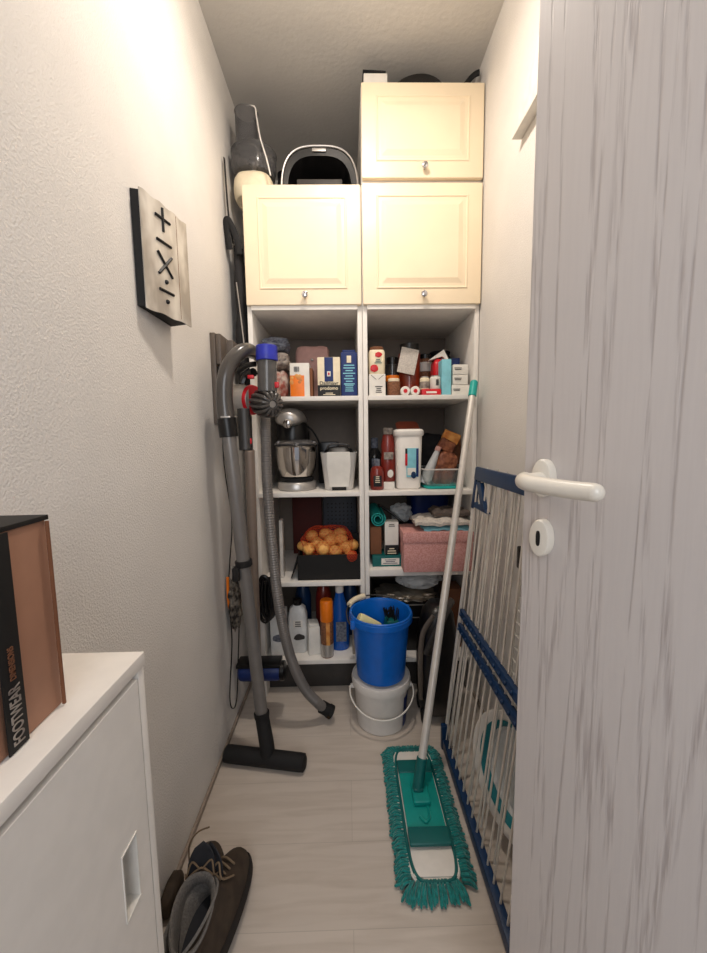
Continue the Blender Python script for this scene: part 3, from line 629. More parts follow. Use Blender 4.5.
# ---------- left, second shelf: stand mixer and white bin
c = Vector((-.215, 1.675, Z2))
t = T('stand_mixer', 'silver stand mixer with steel bowl on the second left shelf', 'stand mixer', c)
b = MB(); b.lathe([(.078, 0), (.083, .006), (.083, .026), (.078, .034), (.05, .036)], c+Vector((0, -.01, 0)), seg=48, sy=1.1); b.build('base', 'silver', t)
b = MB(); b.lathe([(.07, .036), (.072, .05), (.06, .052)], c+Vector((0, -.01, 0)), seg=40); b.build('bowl_seat', 'blackm', t)
b = MB(); b.lathe([(.042, .046), (.066, .058), (.081, .092), (.087, .14), (.088, .182), (.094, .186), (.091, .189), (.086, .184), (.08, .14), (.055, .065), (.02, .055)], c+Vector((0, -.01, 0)), capt=False, seg=56); b.build('mixing_bowl', 'steel', t)
b = MB(); b.lathe([(.093, .190), (.094, .196), (.09, .203), (.08, .21), (.05, .214), (.03, .214)], c+Vector((0, -.01, 0)), capb=False, capt=False, seg=48); b.build('splash_guard', 'smoke', t)
b = MB(); b.cyl(c+Vector((0, -.01, .10)), c+Vector((0, -.01, .22)), .012, seg=16); b.build('beater_shaft', 'steel', t)
b = MB(); b.lathe([(.05, 0), (.064, .01), (.066, .07), (.06, .082)], c+Vector((-.015, -.005, .203)), seg=40); b.build('head_underside', 'black', t)
R_ = []
for y, w, zc, hh in ((-.115, .022, .295, .022), (-.105, .045, .293, .038), (-.07, .062, .295, .048), (0, .068, .299, .050), (.08, .064, .295, .048), (.15, .05, .287, .042), (.175, .025, .283, .025)):
    R_.append([c+Vector((-.020+w*.92*math.cos(a), y, zc+hh*math.sin(a)*(1 if math.sin(a) > 0 else .55))) for a in [2*PI*k/28 for k in range(28)]])
b = MB(); b.loft(R_); b.build('head', 'silver', t, ang=60)
b = MB(); b.lathe([(.016, 0), (.018, .008), (.012, .012)], c+Vector((-.02, -.108, .278)), (0, -1, -.1), 24); b.build('hub_cap', 'steel', t)
b = MB(); b.box(c+Vector((0, .14, .135)), (.09, .07, .25), bev=.02, seg=3); b.build('column', 'black', t)
b = MB(); b.tube([c+Vector((.015, .10, .29)), c+Vector((.06, .09, .255)), c+Vector((.09, .10, .20)), c+Vector((.10, .12, .14)), c+Vector((.085, .15, .02))], .004, 8); b.build('cord', 'blackm', t)
cx0 = -.032; c = Vector((cx0, 1.65, Z2))
t = T('storage_bin', 'small white tapered bin with black lid on the second left shelf', 'bin', c)
b = MB(); b.lathe([(.056, 0), (.060, .005), (.076, .155), (.078, .158), (.074, .158), (.058, .008)], c, sq=6, seg=56, sy=.85, capt=False); b.build('bin_body', 'pailw', t)
b = MB(); b.lathe([(.040, 0), (.050, .09), (.047, .145), (.045, .146)], c+Vector((0, -.064, .016)), sq=3, seg=40, sy=.06, rot=(.11, 0, 0)); b.build('front_panel', 'paperw', t)
b = MB(); b.box(c+Vector((.0, -.0535, .013)), (.060, .006, .030), rot=(.1, 0, 0), bev=.002); b.build('foot_opening', 'black', t)
b = MB(); b.lathe([(.06, .150), (.064, .158), (.055, .170), (.05, .178), (.02, .182)], c, sq=4, seg=48, sy=.8); b.build('lid', 'black', t)
b = MB(); b.tube([c+Vector((-.045, -.03, .168)), c+Vector((-.035, -.035, .190)), c+Vector((.035, -.035, .190)), c+Vector((.045, -.03, .168))], .0045, 8, 6); b.build('lid_handle', 'dgrey', t)
c = Vector((-.085, 1.89, Z2)); tag(MB().box(c+Vector((0, 0, .10)), (.10, .10, .20), bev=.01).build('black_canister', 'black', loc=c), 'black boxy canister standing behind the stand mixer and white bin', 'canister')
# ---------- right, second shelf
def bottle(name, label, cx, cy, z0, prof, m, capprof, capm, group=None, sy=1, lb=None, cat='bottle', sq=None):
    t = T(name, label, cat, (cx, cy, z0), group); MB().lathe(prof, (cx, cy, z0), sy=sy, sq=sq, seg=36).build('bottle_body', m, t); MB().lathe(capprof, (cx, cy, z0), seg=24).build('cap', capm, t)
    if lb: MB().box((cx, cy-prof[1][0]*sy-.001, z0+lb[2]), (lb[0], .003, lb[1]), bev=.001).build('printed_label', lb[3], t)
    return t
t = bottle('sauce_bottle', 'small red sauce bottle with black label at the left of the second right shelf', .128, 1.605, Z2, [(.026, 0), (.029, .006), (.029, .07), (.024, .09), (.012, .10)], 'ketchup', [(.012, .10), (.013, .125), (.01, .127)], 'greypk', lb=(.034, .045, .038, 'ink'))
lines(t, .128, 1.5735, Z2+.045, .02, .03, 4, 'cream', 'print')
bottle('dark_bottle', 'dark bottle with grey cap in the left back corner of the second right shelf', .128, 1.74, Z2, [(.028, 0), (.032, .01), (.032, .14), (.015, .17)], 'glassd', [(.016, .17), (.016, .215), (.014, .217)], 'greypk', lb=(.03, .05, .1, 'greypk'))
t = T('napkin_stand', 'small white block under the ketchup bottle on the second right shelf', 'box', (.178, 1.63, Z2)); t.name = 'white_block'
MB().bb(.155, .202, 1.60, 1.67, Z2, Z2+.03, bev=.003).build('block', 'paperw', t)
t = bottle('ketchup_bottle', 'tall red ketchup bottle with pale cap beside the white tub', .178, 1.635, Z2+.0305, [(.026, 0), (.032, .008), (.032, .09), (.027, .12), (.030, .15), (.024, .19), (.020, .2)], 'ketchup', [(.020, .2), (.021, .225), (.018, .227)], 'beigepk', sy=.75, lb=(.04, .03, .11, 'beigepk'))
MB().blob((.185, 1.609, Z2+.065), (.026, .004, .034), 0, sub=2).build('badge', 'paperw', t)
# white tub
c = Vector((.262, 1.655, Z2))
t = T('storage_tub', 'tall white container with red-brown flap lid and blue label on the second right shelf', 'container', c)
b = MB(); b.lathe([(.048, 0), (.052, .006), (.057, .225), (.054, .235)], c, sq=5, seg=56, sy=1.25); b.build('tub_body', 'white', t)
b = MB(); b.lathe([(.061, .222), (.064, .228), (.064, .242), (.058, .250), (.05, .251)], c, sq=5, seg=56, sy=1.2); b.build('lid', 'white', t)
b = MB(); b.lathe([(.046, 0), (.049, .003), (.046, .007)], c+Vector((0, -.010, .260)), sq=5, seg=48, sy=1.0, rot=(.42, 0, 0)); b.build('flap', 'flapred', t, label='red-brown flap'); 
lab(t, c.x+.012, c.y-.0705, Z2+.112, .050, .120, 'lblue'); lab(t, c.x-.014, c.y-.0716, Z2+.125, .010, .05, 'red', 'red_print'); lab(t, c.x+.032, c.y-.0716, Z2+.112, .010, .116, 'dblue', 'blue_edge'); lab(t, c.x+.008, c.y-.0716, Z2+.075, .034, .030, 'paperw', 'white_print'); MB().blob((c.x+.016, c.y-.072, Z2+.06), (.022, .003, .03), .2, sub=2).build('picture', 'navy', t); lab(t, c.x-.014, c.y-.0716, Z2+.16, .009, .022, 'ink', 'barcode')
# clear box with bags
c = Vector((.404, 1.66, Z2))
t = T('clear_box', 'low clear plastic box with teal base full of bags on the second right shelf', 'box', c)
b = MB(); b.lathe([(.072, .012), (.080, .04), (.086, .082), (.088, .084), (.084, .082), (.076, .03), (.07, .014)], c, sq=5, seg=56, sy=1.1, capb=False, capt=False); b.build('box_walls', 'glass', t)
b = MB(); b.lathe([(.086, .080), (.0885, .081), (.0885, .086), (.085, .086)], c, sq=5, seg=56, sy=1.1, capb=False, capt=False); b.build('box_rim', 'pailw', t)
b = MB(); b.lathe([(.070, 0), (.076, .003), (.076, .012), (.07, .0135)], c, sq=5, seg=56, sy=1.1); b.build('teal_base', 'cap', t, label='teal base')
b = MB(); b.cyl(at(424, 483, y=1.64), at(437, 452, y=1.64), .028, .012, 20); b.cyl(at(437, 452, y=1.64), at(438.5, 448, y=1.64), .011, seg=16); o = b.build('plastic_bottle', 'bagclear', loc=at(424, 483, y=1.64)); tag(o, 'clear plastic bottle leaning left inside the clear box', 'bottle')
b = MB(); b.cyl(at(437.2, 451, y=1.64), at(439, 446.5, y=1.64), .0125, seg=16); b.build('cap', 'pinkp', o)
p = at(444, 467, y=1.66); b = MB(); b.blob(p+Vector((0, 0, -.005)), (.095, .075, .145), .10, 2.5, 9, 4, boxy=3.5, rot=(0, .25, 0)); tag(b.build('dried_fruit_bag', 'nuts', loc=p-Vector((0, 0, .06))), 'brown mottled food bag standing in the clear box', 'bag')
p = at(451, 437, y=1.645); b = MB(); b.box(p, (.075, .018, .045), rot=(.2, .38, 0), bev=.006, seg=3); b.box(p+Vector((-.018, .004, -.035)), (.07, .03, .05), rot=(.2, .5, 0), bev=.01, seg=3, mi=1); tag(b.build('snack_pouch', ['pouch', 'nuts'], loc=p-Vector((0, 0, .05))), 'yellow-orange snack pouch on top of the bags in the clear box', 'pouch')
p = at(456, 450, y=1.74); b = MB(); b.blob(p, (.06, .05, .13), .2, 2, 3, 3, boxy=3); tag(b.build('snack_bag', 'brown', loc=p-Vector((0, 0, .06))), 'brown bag at the right behind the orange pouch, second right shelf', 'bag')
c = Vector((.39, 1.87, Z2)); b = MB(); b.blob(c+Vector((0, 0, .125)), (.19, .13, .21), .12, 2, 12, 4, boxy=4); tag(b.build('black_sack', 'fabricb', loc=c), 'black sack at the back of the second right shelf', 'bag')

# ---------- left, third shelf: crate of potatoes
c = Vector((-.080, 1.648, Z3)); W, Dp, Hh = .262, .17, .108
t = T('black_crate', 'black cardboard crate holding a red net of potatoes on the third left shelf', 'crate', c)
b = MB(); x0, x1, y0, y1 = c.x-W/2, c.x+W/2, c.y-Dp/2, c.y+Dp/2
b.bb(x0, x1, y0, y1, Z3, Z3+.006, bev=0); b.bb(x0, x1, y0, y0+.004, Z3, Z3+Hh, bev=0); b.bb(x0, x1, y1-.004, y1, Z3, Z3+Hh+.05, bev=0); b.bb(x0, x0+.004, y0, y1, Z3, Z3+Hh, bev=0); b.bb(x1-.004, x1, y0, y1, Z3, Z3+Hh, bev=0)
b.build('crate_walls', 'cardblk', t)
b = MB(); b.prism([(x0, y0, Z3+Hh), (x0-.03, y0, Z3+.01), (x0-.025, y0, Z3+.01), (x0+.003, y0, Z3+Hh-.01)], (0, Dp, 0)); b.build('side_flap', 'cardblk', t)
rp = random.Random(3); spots = []
front = [(309, 549, 1.0), (323, 548, 1.35), (335, 551, .95), (345, 546, 1.2), (331, 540, 1.25), (353, 545, 1.0), (317, 543, 1.1), (341, 539, 1.0), (303, 546, .9), (350, 555, .8), (326, 534, 1.1), (312, 536, 1.2), (340, 533, 1.0)]
for i, (u, v, s) in enumerate(front):
    y = 1.605+(.0 if v > 546 else (.045 if v > 538 else .095)); p = at(u, v, y=y); sz = .050*s**.7
    b = MB(); b.blob(p, (sz*1.25, sz, sz*.98), .1, 1.6, i, 3, rot=(0, rp.uniform(-.4, .4), rp.random()*3))
    where = ['front row', 'middle row', 'back row'][0 if v > 546 else (1 if v > 538 else 2)]
    tag(b.build('potato', 'potato', loc=p-Vector((0, 0, sz/2))), 'yellow potato in the %s of the red net in the black crate' % where, 'potato', 'potatoes in the net, '+where)
tag(b if False else MB().blob((c.x, c.y, Z3+.045), (.235, .13, .075), .08, 3, 2, 3, boxy=4).build('potato_heap', 'potato', loc=(c.x, c.y, Z3+.01)), 'potatoes buried at the bottom of the black crate', 'potatoes')['kind'] = 'stuff'
b = MB(); b.blob((c.x-.008, c.y-.004, Z3+.135), (.225, .135, .155), .10, 2, 6, 4, boxy=2.6); p = at(352, 556, y=1.565); b.blob(p, (.045, .03, .045), .2, 2, 1, 3)
net = b.build('potato_net', 'net', loc=(c.x, c.y, Z3+.05)); tag(net, 'red-orange net bag around the potatoes with knot over the crate edge', 'net'); w = net.modifiers.new('w', 'WIREFRAME'); w.thickness = .0009
c = Vector((-.038, 1.93, Z3)); b = MB(); b.bb(c.x-.085, c.x+.085, c.y, c.y+.02, Z3, Z3+.33, bev=.012)
for i in range(7):
    for j in range(8): b.blob((c.x-.06+.02*i, c.y-.0005, Z3+.12+.02*j), (.009, .004, .009), 0, sub=1, mi=1)
tag(b.build('perforated_tray', ['dkgreyb', 'ink'], loc=c), 'dark grey perforated tray standing behind the potato crate', 'tray')
c = Vector((-.20, 1.95, Z3)); tag(MB().bb(-.28, -.13, 1.94, 1.97, Z3, Z3+.31, bev=.003).build('dark_red_folder', 'dkred', loc=c), 'dark red board standing at the back left behind the potato crate', 'board')
c = Vector((-.292, 1.63, Z3)); tag(MB().bb(-.290, -.276, 1.60, 1.64, Z3, Z3+.25, bev=.003).build('pale_board', 'pailw', loc=c), 'thin upright pale board at the left end of the third left shelf', 'board')
Z3R = .5605
# ---------- right, third shelf
c = at(378, 519, y=1.60)
t = T('exercise_mat', 'rolled turquoise mat lying on brown box, third right shelf', 'mat', (c.x, 1.60, c.z-.035)); 
b = MB(); pts = []
for k in range(60):
    a = 2*PI*2.1*k/59; r = .014+.020*k/59; pts.append((r*math.cos(a), r*math.sin(a)))
out = [Vector((c.x+x*1.0, 1.60, c.z+y)) for x, y in pts]; inn = [Vector((c.x+x*(1--.0046*-1/max(.011, math.hypot(x, y))), 1.60, c.z+y*(1--.0046*-1/max(.011, math.hypot(x, y))))) for x, y in pts]
R_ = [[o_, i_, i_+Vector((0, .25, 0)), o_+Vector((0, .25, 0))] for o_, i_ in zip(out, inn)]; b.loft(R_); b.build('mat_roll', 'cap', t, ang=50)
zb = c.z-.0345
t, cx, w, h = carton('teal_carton', 'flat teal carton with white label at the front of the third right shelf', 'carton', 372.5, 402.5, 556.0, 1.58, .10, Z3R, 'teald')
lab(t, cx+.012, 1.5795, Z3R+.022, w*.6, .028, 'paperw'); lines(t, cx+.012, 1.5785, Z3R+.022, w*.5, .022, 3, 'greypk', 'print')
zt = Z3R+h+.0006
a0, a1 = at(370.5, 545, y=1.60), at(381.5, 545, y=1.60)
t = T('brown_carton', 'brown cardboard box under the turquoise mat on the third right shelf', 'carton', ((a0.x+a1.x)/2, 1.65, zt)); MB().bb(a0.x, a1.x, 1.60, 1.82, zt, zb-.001, bev=.002).build('carton', 'brown', t)
a0, a1 = at(385, 540, y=1.59), at(398.5, 540, y=1.59); z1 = at(390, 522, y=1.59).z
t = T('upright_carton', 'upright white and black carton between the mat and the pink box', 'carton', ((a0.x+a1.x)/2, 1.62, zt)); MB().bb(a0.x, a1.x, 1.59, 1.65, zt, z1, bev=.002).build('carton', 'paperw', t)
hh = z1-zt; lab(t, (a0.x+a1.x)/2, 1.5895, zt+hh*.15, a1.x-a0.x-.001, hh*.3, 'ink', 'black_band'); lines(t, (a0.x+a1.x)/2, 1.5887, zt+hh*.12, .04, .03, 3, 'cream', 'print'); lines(t, (a0.x+a1.x)/2, 1.589, zt+hh*.9, .03, .014, 2, 'dgrey', 'small_print')
# pink box
x0, x1 = at(403, 560, y=1.50).x, .508
c = Vector(((x0+x1)/2, 1.58, Z3R))
t = T('pink_box', 'large pink dotted gift box with lid overhanging the third right shelf', 'box', c)
zt2 = at(403, 533, y=1.50).z
MB().bb(x0+.004, x1-.003, 1.504, 1.66, Z3R, zt2-.012, bev=.002).build('box_body', 'pink', t); MB().bb(x0, x1, 1.50, 1.664, zt2-.042, zt2, bev=.003).build('lid', 'pink', t)
zz = zt2+.001; rr = random.Random(8)
def cloth(cx, cy, z, w, d, h, seed, n=24, amp=.006):
    b = MB(); t_ = bmesh.new(); bmesh.ops.create_grid(t_, x_segments=n, y_segments=n, size=.5)
    for v in t_.verts:
        x, y = v.co.x, v.co.y; e = max(abs(x), abs(y))*2
        v.co = Vector((cx+x*w*(1+.04*noise.noise(Vector((y*4, seed, 0)))), cy+y*d, z+h*(1-.75*max(0, e-.75)*4*.9)+amp*noise.noise(Vector((x*6+seed, y*6, seed)))*1.5))
    ret = bmesh.ops.solidify(t_, geom=t_.faces[:], thickness=min(h*.8, .012)); return b._add(t_, 0)
tag(cloth(.405, 1.588, zz+.006, .19, .14, .010, 1).build('cleaning_cloth', 'lblue', loc=(.405, 1.62, zz)), 'light blue cloth lowest in the pile on the pink box', 'cloth', 'cloths on the pink box')
tag(cloth(.388, 1.585, zz+.030, .225, .15, .018, 2, amp=.008).build('newspaper_stack', 'newsp', loc=(.40, 1.62, zz+.02)), 'crumpled pale newspapers in the pile on the pink box', 'newspaper')
tag(cloth(.43, 1.60, zz+.062, .15, .12, .016, 3, amp=.008).build('brown_cloth', 'dkcloth', loc=(.43, 1.64, zz+.045)), 'brown-grey folded cloth topmost in the pile on the pink box', 'cloth', 'cloths on the pink box')
c = Vector((.40, 1.895, Z3R)); t = T('blue_tub', 'dark blue plastic tub at the back of the third right shelf', 'tub', c); MB().lathe([(.085, 0), (.095, .27), (.1, .275), (.097, .28), (.03, .282)], c, sq=5, seg=48).build('tub_body', 'dblue', t)
p = at(409, 513, y=1.79); b = MB(); b.blob(p+Vector((-.035, .02, 0)), (.10, .06, .09), .3, 2.4, 3, 4); tag(b.build('plastic_wrap', 'bagclear', loc=p-Vector((0, 0, .05))), 'bluish crumpled plastic wrap behind the newspapers above the pink box', 'plastic wrap')
b = MB(); b.tube([at(378, 505, y=1.78), at(390, 512, y=1.76), at(402, 522, y=1.74), at(410, 527, y=1.77)], .006, 8); b.tube([at(384, 520, y=1.78), at(392, 525, y=1.76), at(400, 540, y=1.8)], .008, 8); tag(b.build('black_tongs', 'black', loc=at(378, 505, y=1.78)), 'black long-handled tool lying behind the upright carton', 'tool')
# ---------- right, bottom shelf
b = MB(); b.bb(.12, .40, 1.60, 1.90, Z4, Z4+.215, bev=.004); o = b.build('baking_tray_box', 'black', loc=(.26, 1.75, Z4)); tag(o, 'black flat boxes stacked behind the blue bucket on the bottom right shelf', 'box')
b = MB(); b.bb(.12, .37, 1.597, 1.60, Z4+.207, Z4+.212, bev=.0006); b.bb(.12, .34, 1.597, 1.60, Z4+.150, Z4+.154, bev=.0006); b.build('tray_rim', 'silver', o, label='pale rim')
zf = Z4+.216; b = MB(); b.blob((.255, 1.68, zf+.018), (.25, .15, .035), .25, 4, 4, 4, boxy=4); tag(b.build('foil_pack', 'foil', loc=(.255, 1.68, zf)), 'crinkled silver foil tray lying on the black boxes', 'foil')
b = MB(); b.blob((.315, 1.68, zf+.086), (.20, .14, .085), .22, 2.6, 6, 4); tag(b.build('plastic_bag', 'bagclear', loc=(.315, 1.68, zf+.035)), 'grey crumpled plastic bag under the pink box', 'bag')
b = MB(); b.bb(.425, .50, 1.62, 1.72, Z4, at(457, 589, y=1.62).z, bev=.002); tag(b.build('rust_box', 'brown', loc=(.46, 1.67, Z4)), 'rust-coloured box at the right end of the bottom right shelf', 'box')
# ---------- left, bottom shelf
c = Vector((-.225, 1.63, Z4)); t = T('detergent_jug', 'white detergent jug with picture label on the bottom left shelf behind the hose', 'jug', c)
MB().lathe([(.036, 0), (.040, .006), (.041, .16), (.034, .195), (.018, .21)], c, sq=4, seg=40, sy=.8).build('jug_body', 'deter', t); MB().lathe([(.018, .21), (.019, .235), (.016, .237)], c).build('cap', 'black', t)
lab(t, c.x+.004, c.y-.0335, Z4+.135, .04, .03, 'paperw'); lines(t, c.x+.004, c.y-.0345, Z4+.135, .035, .028, 3, 'ink', 'print'); MB().blob((c.x+.008, c.y-.034, Z4+.075), (.05, .003, .03), .3, seed=4, sub=2).build('picture', 'dgrey', t)
c = Vector((-.305, 1.61, Z4)); t = T('detergent_box', 'grey-white washing powder box at the left of the bottom left shelf', 'box', c); MB().box(c+Vector((0, 0, .10)), (.068, .06, .20), bev=.006).build('carton', 'deter', t); MB().blob((c.x, 1.58, Z4+.08), (.05, .003, .035), .3, seed=8, sub=2).build('picture', 'greypk', t)
c = Vector((-.157, 1.615, Z4)); b = MB(); b.box(c+Vector((0, 0, .062)), (.055, .07, .124), bev=.006, top=(.9, .9), rot=(0, 0, .25)); b.box(c+Vector((0, 0, .130)), (.045, .055, .012), bev=.005, rot=(.05, .1, .25)); tag(b.build('paper_pack', 'paperw', loc=c), 'white paper-wrapped pack left of the orange spray can', 'packet')
c = Vector((-.095, 1.578, Z4)); t = T('spray_can', 'tall spray can with orange cap at the front of the bottom left shelf', 'spray can', c)
MB().lathe([(.025, 0), (.0275, .004), (.0275, .165), (.026, .17)], c).build('can_body', mat_key := 'jarbrown', t)
MB().lathe([(.0275, .16), (.0282, .162), (.0282, .243), (.025, .25), (.02, .2505)], c).build('cap', 'orange', t, label='orange cap')
MB().lathe([(.0281, .005), (.0281, .06)], c, capb=False, capt=False).build('lower_band', 'silver', t); lab(t, c.x+.006, c.y-.0285, Z4+.11, .016, .10, 'pouch')
c = Vector((-.040, 1.64, Z4)); t = T('cleaner_bottle', 'large blue cleaner bottle with white cap behind the spray can', 'bottle', c)
MB().lathe([(.038, 0), (.042, .008), (.042, .13), (.034, .19), (.022, .235), (.016, .26)], c, sy=.75, seg=40).build('bottle_body', 'bblue', t); MB().lathe([(.016, .258), (.018, .262), (.018, .29), (.015, .293)], c).build('cap', 'paperw', t); lab(t, c.x+.006, c.y-.033, Z4+.09, .045, .09, 'greypk')
c = Vector((.022, 1.72, Z4))
for cx, cy, m_, lb in ((.008, 1.78, 'navy', 'dark blue bottle at the back right corner of the bottom left shelf'), (-.22, 1.80, 'navy', 'dark blue bottle at the back behind the detergent jug'), (-.12, 1.78, 'ketchup', 'dark red bottle at the back behind the white paper pack')):
    bottle('cleaning_bottle', lb, cx, cy, Z4, [(.035, 0), (.038, .008), (.038, .18), (.03, .22), (.016, .25)], m_, [(.016, .25), (.016, .28), (.013, .282)], 'black', 'bottles at the back of the bottom left shelf')
c = Vector((.032, 1.625, Z4)); tag(MB().box(c+Vector((0, 0, .065)), (.036, .09, .13), bev=.003).build('grey_carton', 'beigepk', loc=c), 'narrow grey carton beside the blue cleaner bottle', 'carton')

# ------------------------------------------------------------------ buckets
c = Vector((.122, 1.412, 0)); 
t = T('white_pail', 'white plastic pail with white handle standing on the floor under the blue bucket', 'bucket', c)
MB().lathe([(.090, 0), (.094, .004), (.104, .165), (.106, .17)], c, seg=56).build('pail_body', 'pailw', t)
MB().lathe([(.106, .158), (.113, .162), (.115, .182), (.112, .192), (.108, .1925), (.106, .186), (.05, .186)], c, seg=56).build('lid', 'pailw', t)
for s in (-1, 1): MB().cyl(c+Vector((s*.104, -.01, .15)), c+Vector((s*.119, -.012, .15)), .009, seg=16).build('handle_boss', 'pailw', t)
pts = [c+Vector((-.121, -.012, .15))]
for k in range(1, 12):
    a = PI*k/12; pts.append(c+Vector((-.125*math.cos(a), -.012-.116*math.sin(a)*.98, .15-.062*math.sin(a))))
pts.append(c+Vector((.121, -.012, .15))); b = MB(); b.tube(pts, .0042, 10, 3, flat=(.7, (0, 0, 1))); b.build('bail_handle', 'paperw', t)
b = MB(); b.lathe([(.0955, .01), (.1025, .13)], c, capb=False, capt=False, seg=56)
bmesh.ops.delete(b.bm, geom=[v for v in b.bm.verts if not (v.co.x > c.x+.07 and v.co.y < c.y+.08)], context='VERTS'); bmesh.ops.translate(b.bm, verts=b.bm.verts, vec=(.0008, -.0005, 0)); b.build('blue_sticker', 'dblue', t, label='dark blue sticker')
c = Vector((.122, 1.412, .1935))
t = T('blue_bucket', 'blue plastic bucket with metal handle standing on the white pail', 'bucket', c)
MB().lathe([(.088, 0), (.093, .005), (.110, .235), (.118, .238), (.120, .246), (.119, .252), (.116, .254), (.111, .252), (.107, .24), (.09, .012), (.03, .008)], c, seg=64, capt=True).build('bucket_body', 'blue', t)
b = MB(); b.lathe([(.119, 0), (.1215, .002), (.1215, .022), (.118, .026)], c+Vector((0, 0, .222)), capb=False, capt=False, seg=64); b.build('rim_band', 'blue', t)
hl = Vector((-.1, -.07, .25)).normalized()
pts = []
for k in range(13):
    a = PI*k/12; pts.append(c+Vector((0, 0, .25))+Vector((-.055, -.105, 0))*math.cos(a)*1.06+Vector((-.128, .066, .012))*math.sin(a)*.92)
pts = [c+Vector((-.055, -.108, .245))]+pts[1:-1]+[c+Vector((.05, .112, .25))]
pts = [c+Vector((-.106, -.062, .22)), c+Vector((-.124, -.035, .228)), c+Vector((-.130, .01, .248)), c+Vector((-.112, .055, .262)), c+Vector((-.07, .098, .266)), c+Vector((0, .123, .262)), c+Vector((.07, .105, .252)), c+Vector((.110, .062, .24))]
b = MB(); b.tube(pts, .0028, 8, 6); b.build('bail_handle', 'dgrey', t)
b = MB(); b.tube([c+Vector((-.120, .04, .260)), c+Vector((-.098, .073, .266)), c+Vector((-.058, .104, .268))], .0105, 14, 5); b.build('grip', 'cream', t, label='white grip')
for s in ((-.108, -.062), (.112, .062)): MB().box(c+Vector((s[0], s[1], .228)), (.018, .018, .03), bev=.004).build('handle_lug', 'blue', t)
b = MB(); b.box(at(369, 622, y=1.37), (.09, .045, .033), rot=(-.4, .55, .1), bev=.012, seg=3); tag(b.build('sponge_cloth', 'sponge', loc=at(374, 622, y=1.36)), 'pale yellow sponge cloth inside the blue bucket', 'sponge')
p = c+Vector((.045, .03, .02)); t = T('scrub_brush', 'dark green scrubbing brush inside the blue bucket', 'brush', p)
MB().box(p+Vector((-.01, 0, .10)), (.05, .05, .18), rot=(.1, .12, .2), bev=.012, seg=3).build('brush_body', 'teald', t)
b = MB()
for k in range(50):
    a = random.random()*6.28; r = random.random()*.03; q = p+Vector((r*math.cos(a), r*math.sin(a), .18)); b.cyl(q, q+Vector((random.uniform(-.012, .012), random.uniform(-.012, .012), .045)), .0016, seg=5)
b.build('bristles', 'blackm', t, kind='stuff')

# ------------------------------------------------------------------ black upright vacuum / bag beside the bucket
c = Vector((.338, 1.43, 0))
t = T('canister_vacuum', 'black canister vacuum cleaner standing on end between the buckets and the drying rack', 'vacuum cleaner', c)
R_ = []
for z, w, d, dx in ((.03, .045, .05, 0), (.045, .062, .075, 0), (.12, .070, .085, 0), (.25, .073, .088, .002), (.36, .070, .08, .005), (.43, .058, .066, .008), (.465, .035, .042, .010)):
    R_.append([c+Vector((dx+w*((abs(math.cos(a))**.7)*(1 if math.cos(a) > 0 else -1)), d*((abs(math.sin(a))**.8)*(1 if math.sin(a) > 0 else -1)), z)) for a in [2*PI*k/36 for k in range(36)]])
b = MB(); b.loft(R_); b.build('housing', 'black', t, ang=60)
b = MB(); b.tube([c+Vector((-.050, -.075, .30)), c+Vector((-.03, -.105, .38)), c+Vector((.01, -.095, .455)), c+Vector((.045, -.05, .485)), c+Vector((.065, .0, .47))], .014, 12, flat=(.55, (1, 0, 0))); b.build('carry_handle', 'dgrey', t)
b = MB(); b.tube([c+Vector((-.062, -.05, .10)), c+Vector((-.070, -.06, .25)), c+Vector((-.060, -.058, .37)), c+Vector((-.02, -.06, .44))], .010, 12, 6, flat=(.5, (1, 0, 0))); b.build('bumper', 'taupe', t)
for y in (-.045, .045): MB().lathe([(.022, 0), (.03, .003), (.03, .017), (.022, .02)], c+Vector((-.062, y, .031)), (1, 0, 0), 24).build('wheel', 'blackm', t)
for y in (-.04, .04): MB().lathe([(.022, 0), (.03, .003), (.03, .017), (.022, .02)], c+Vector((.042, y, .031)), (1, 0, 0), 24).build('wheel', 'blackm', t)

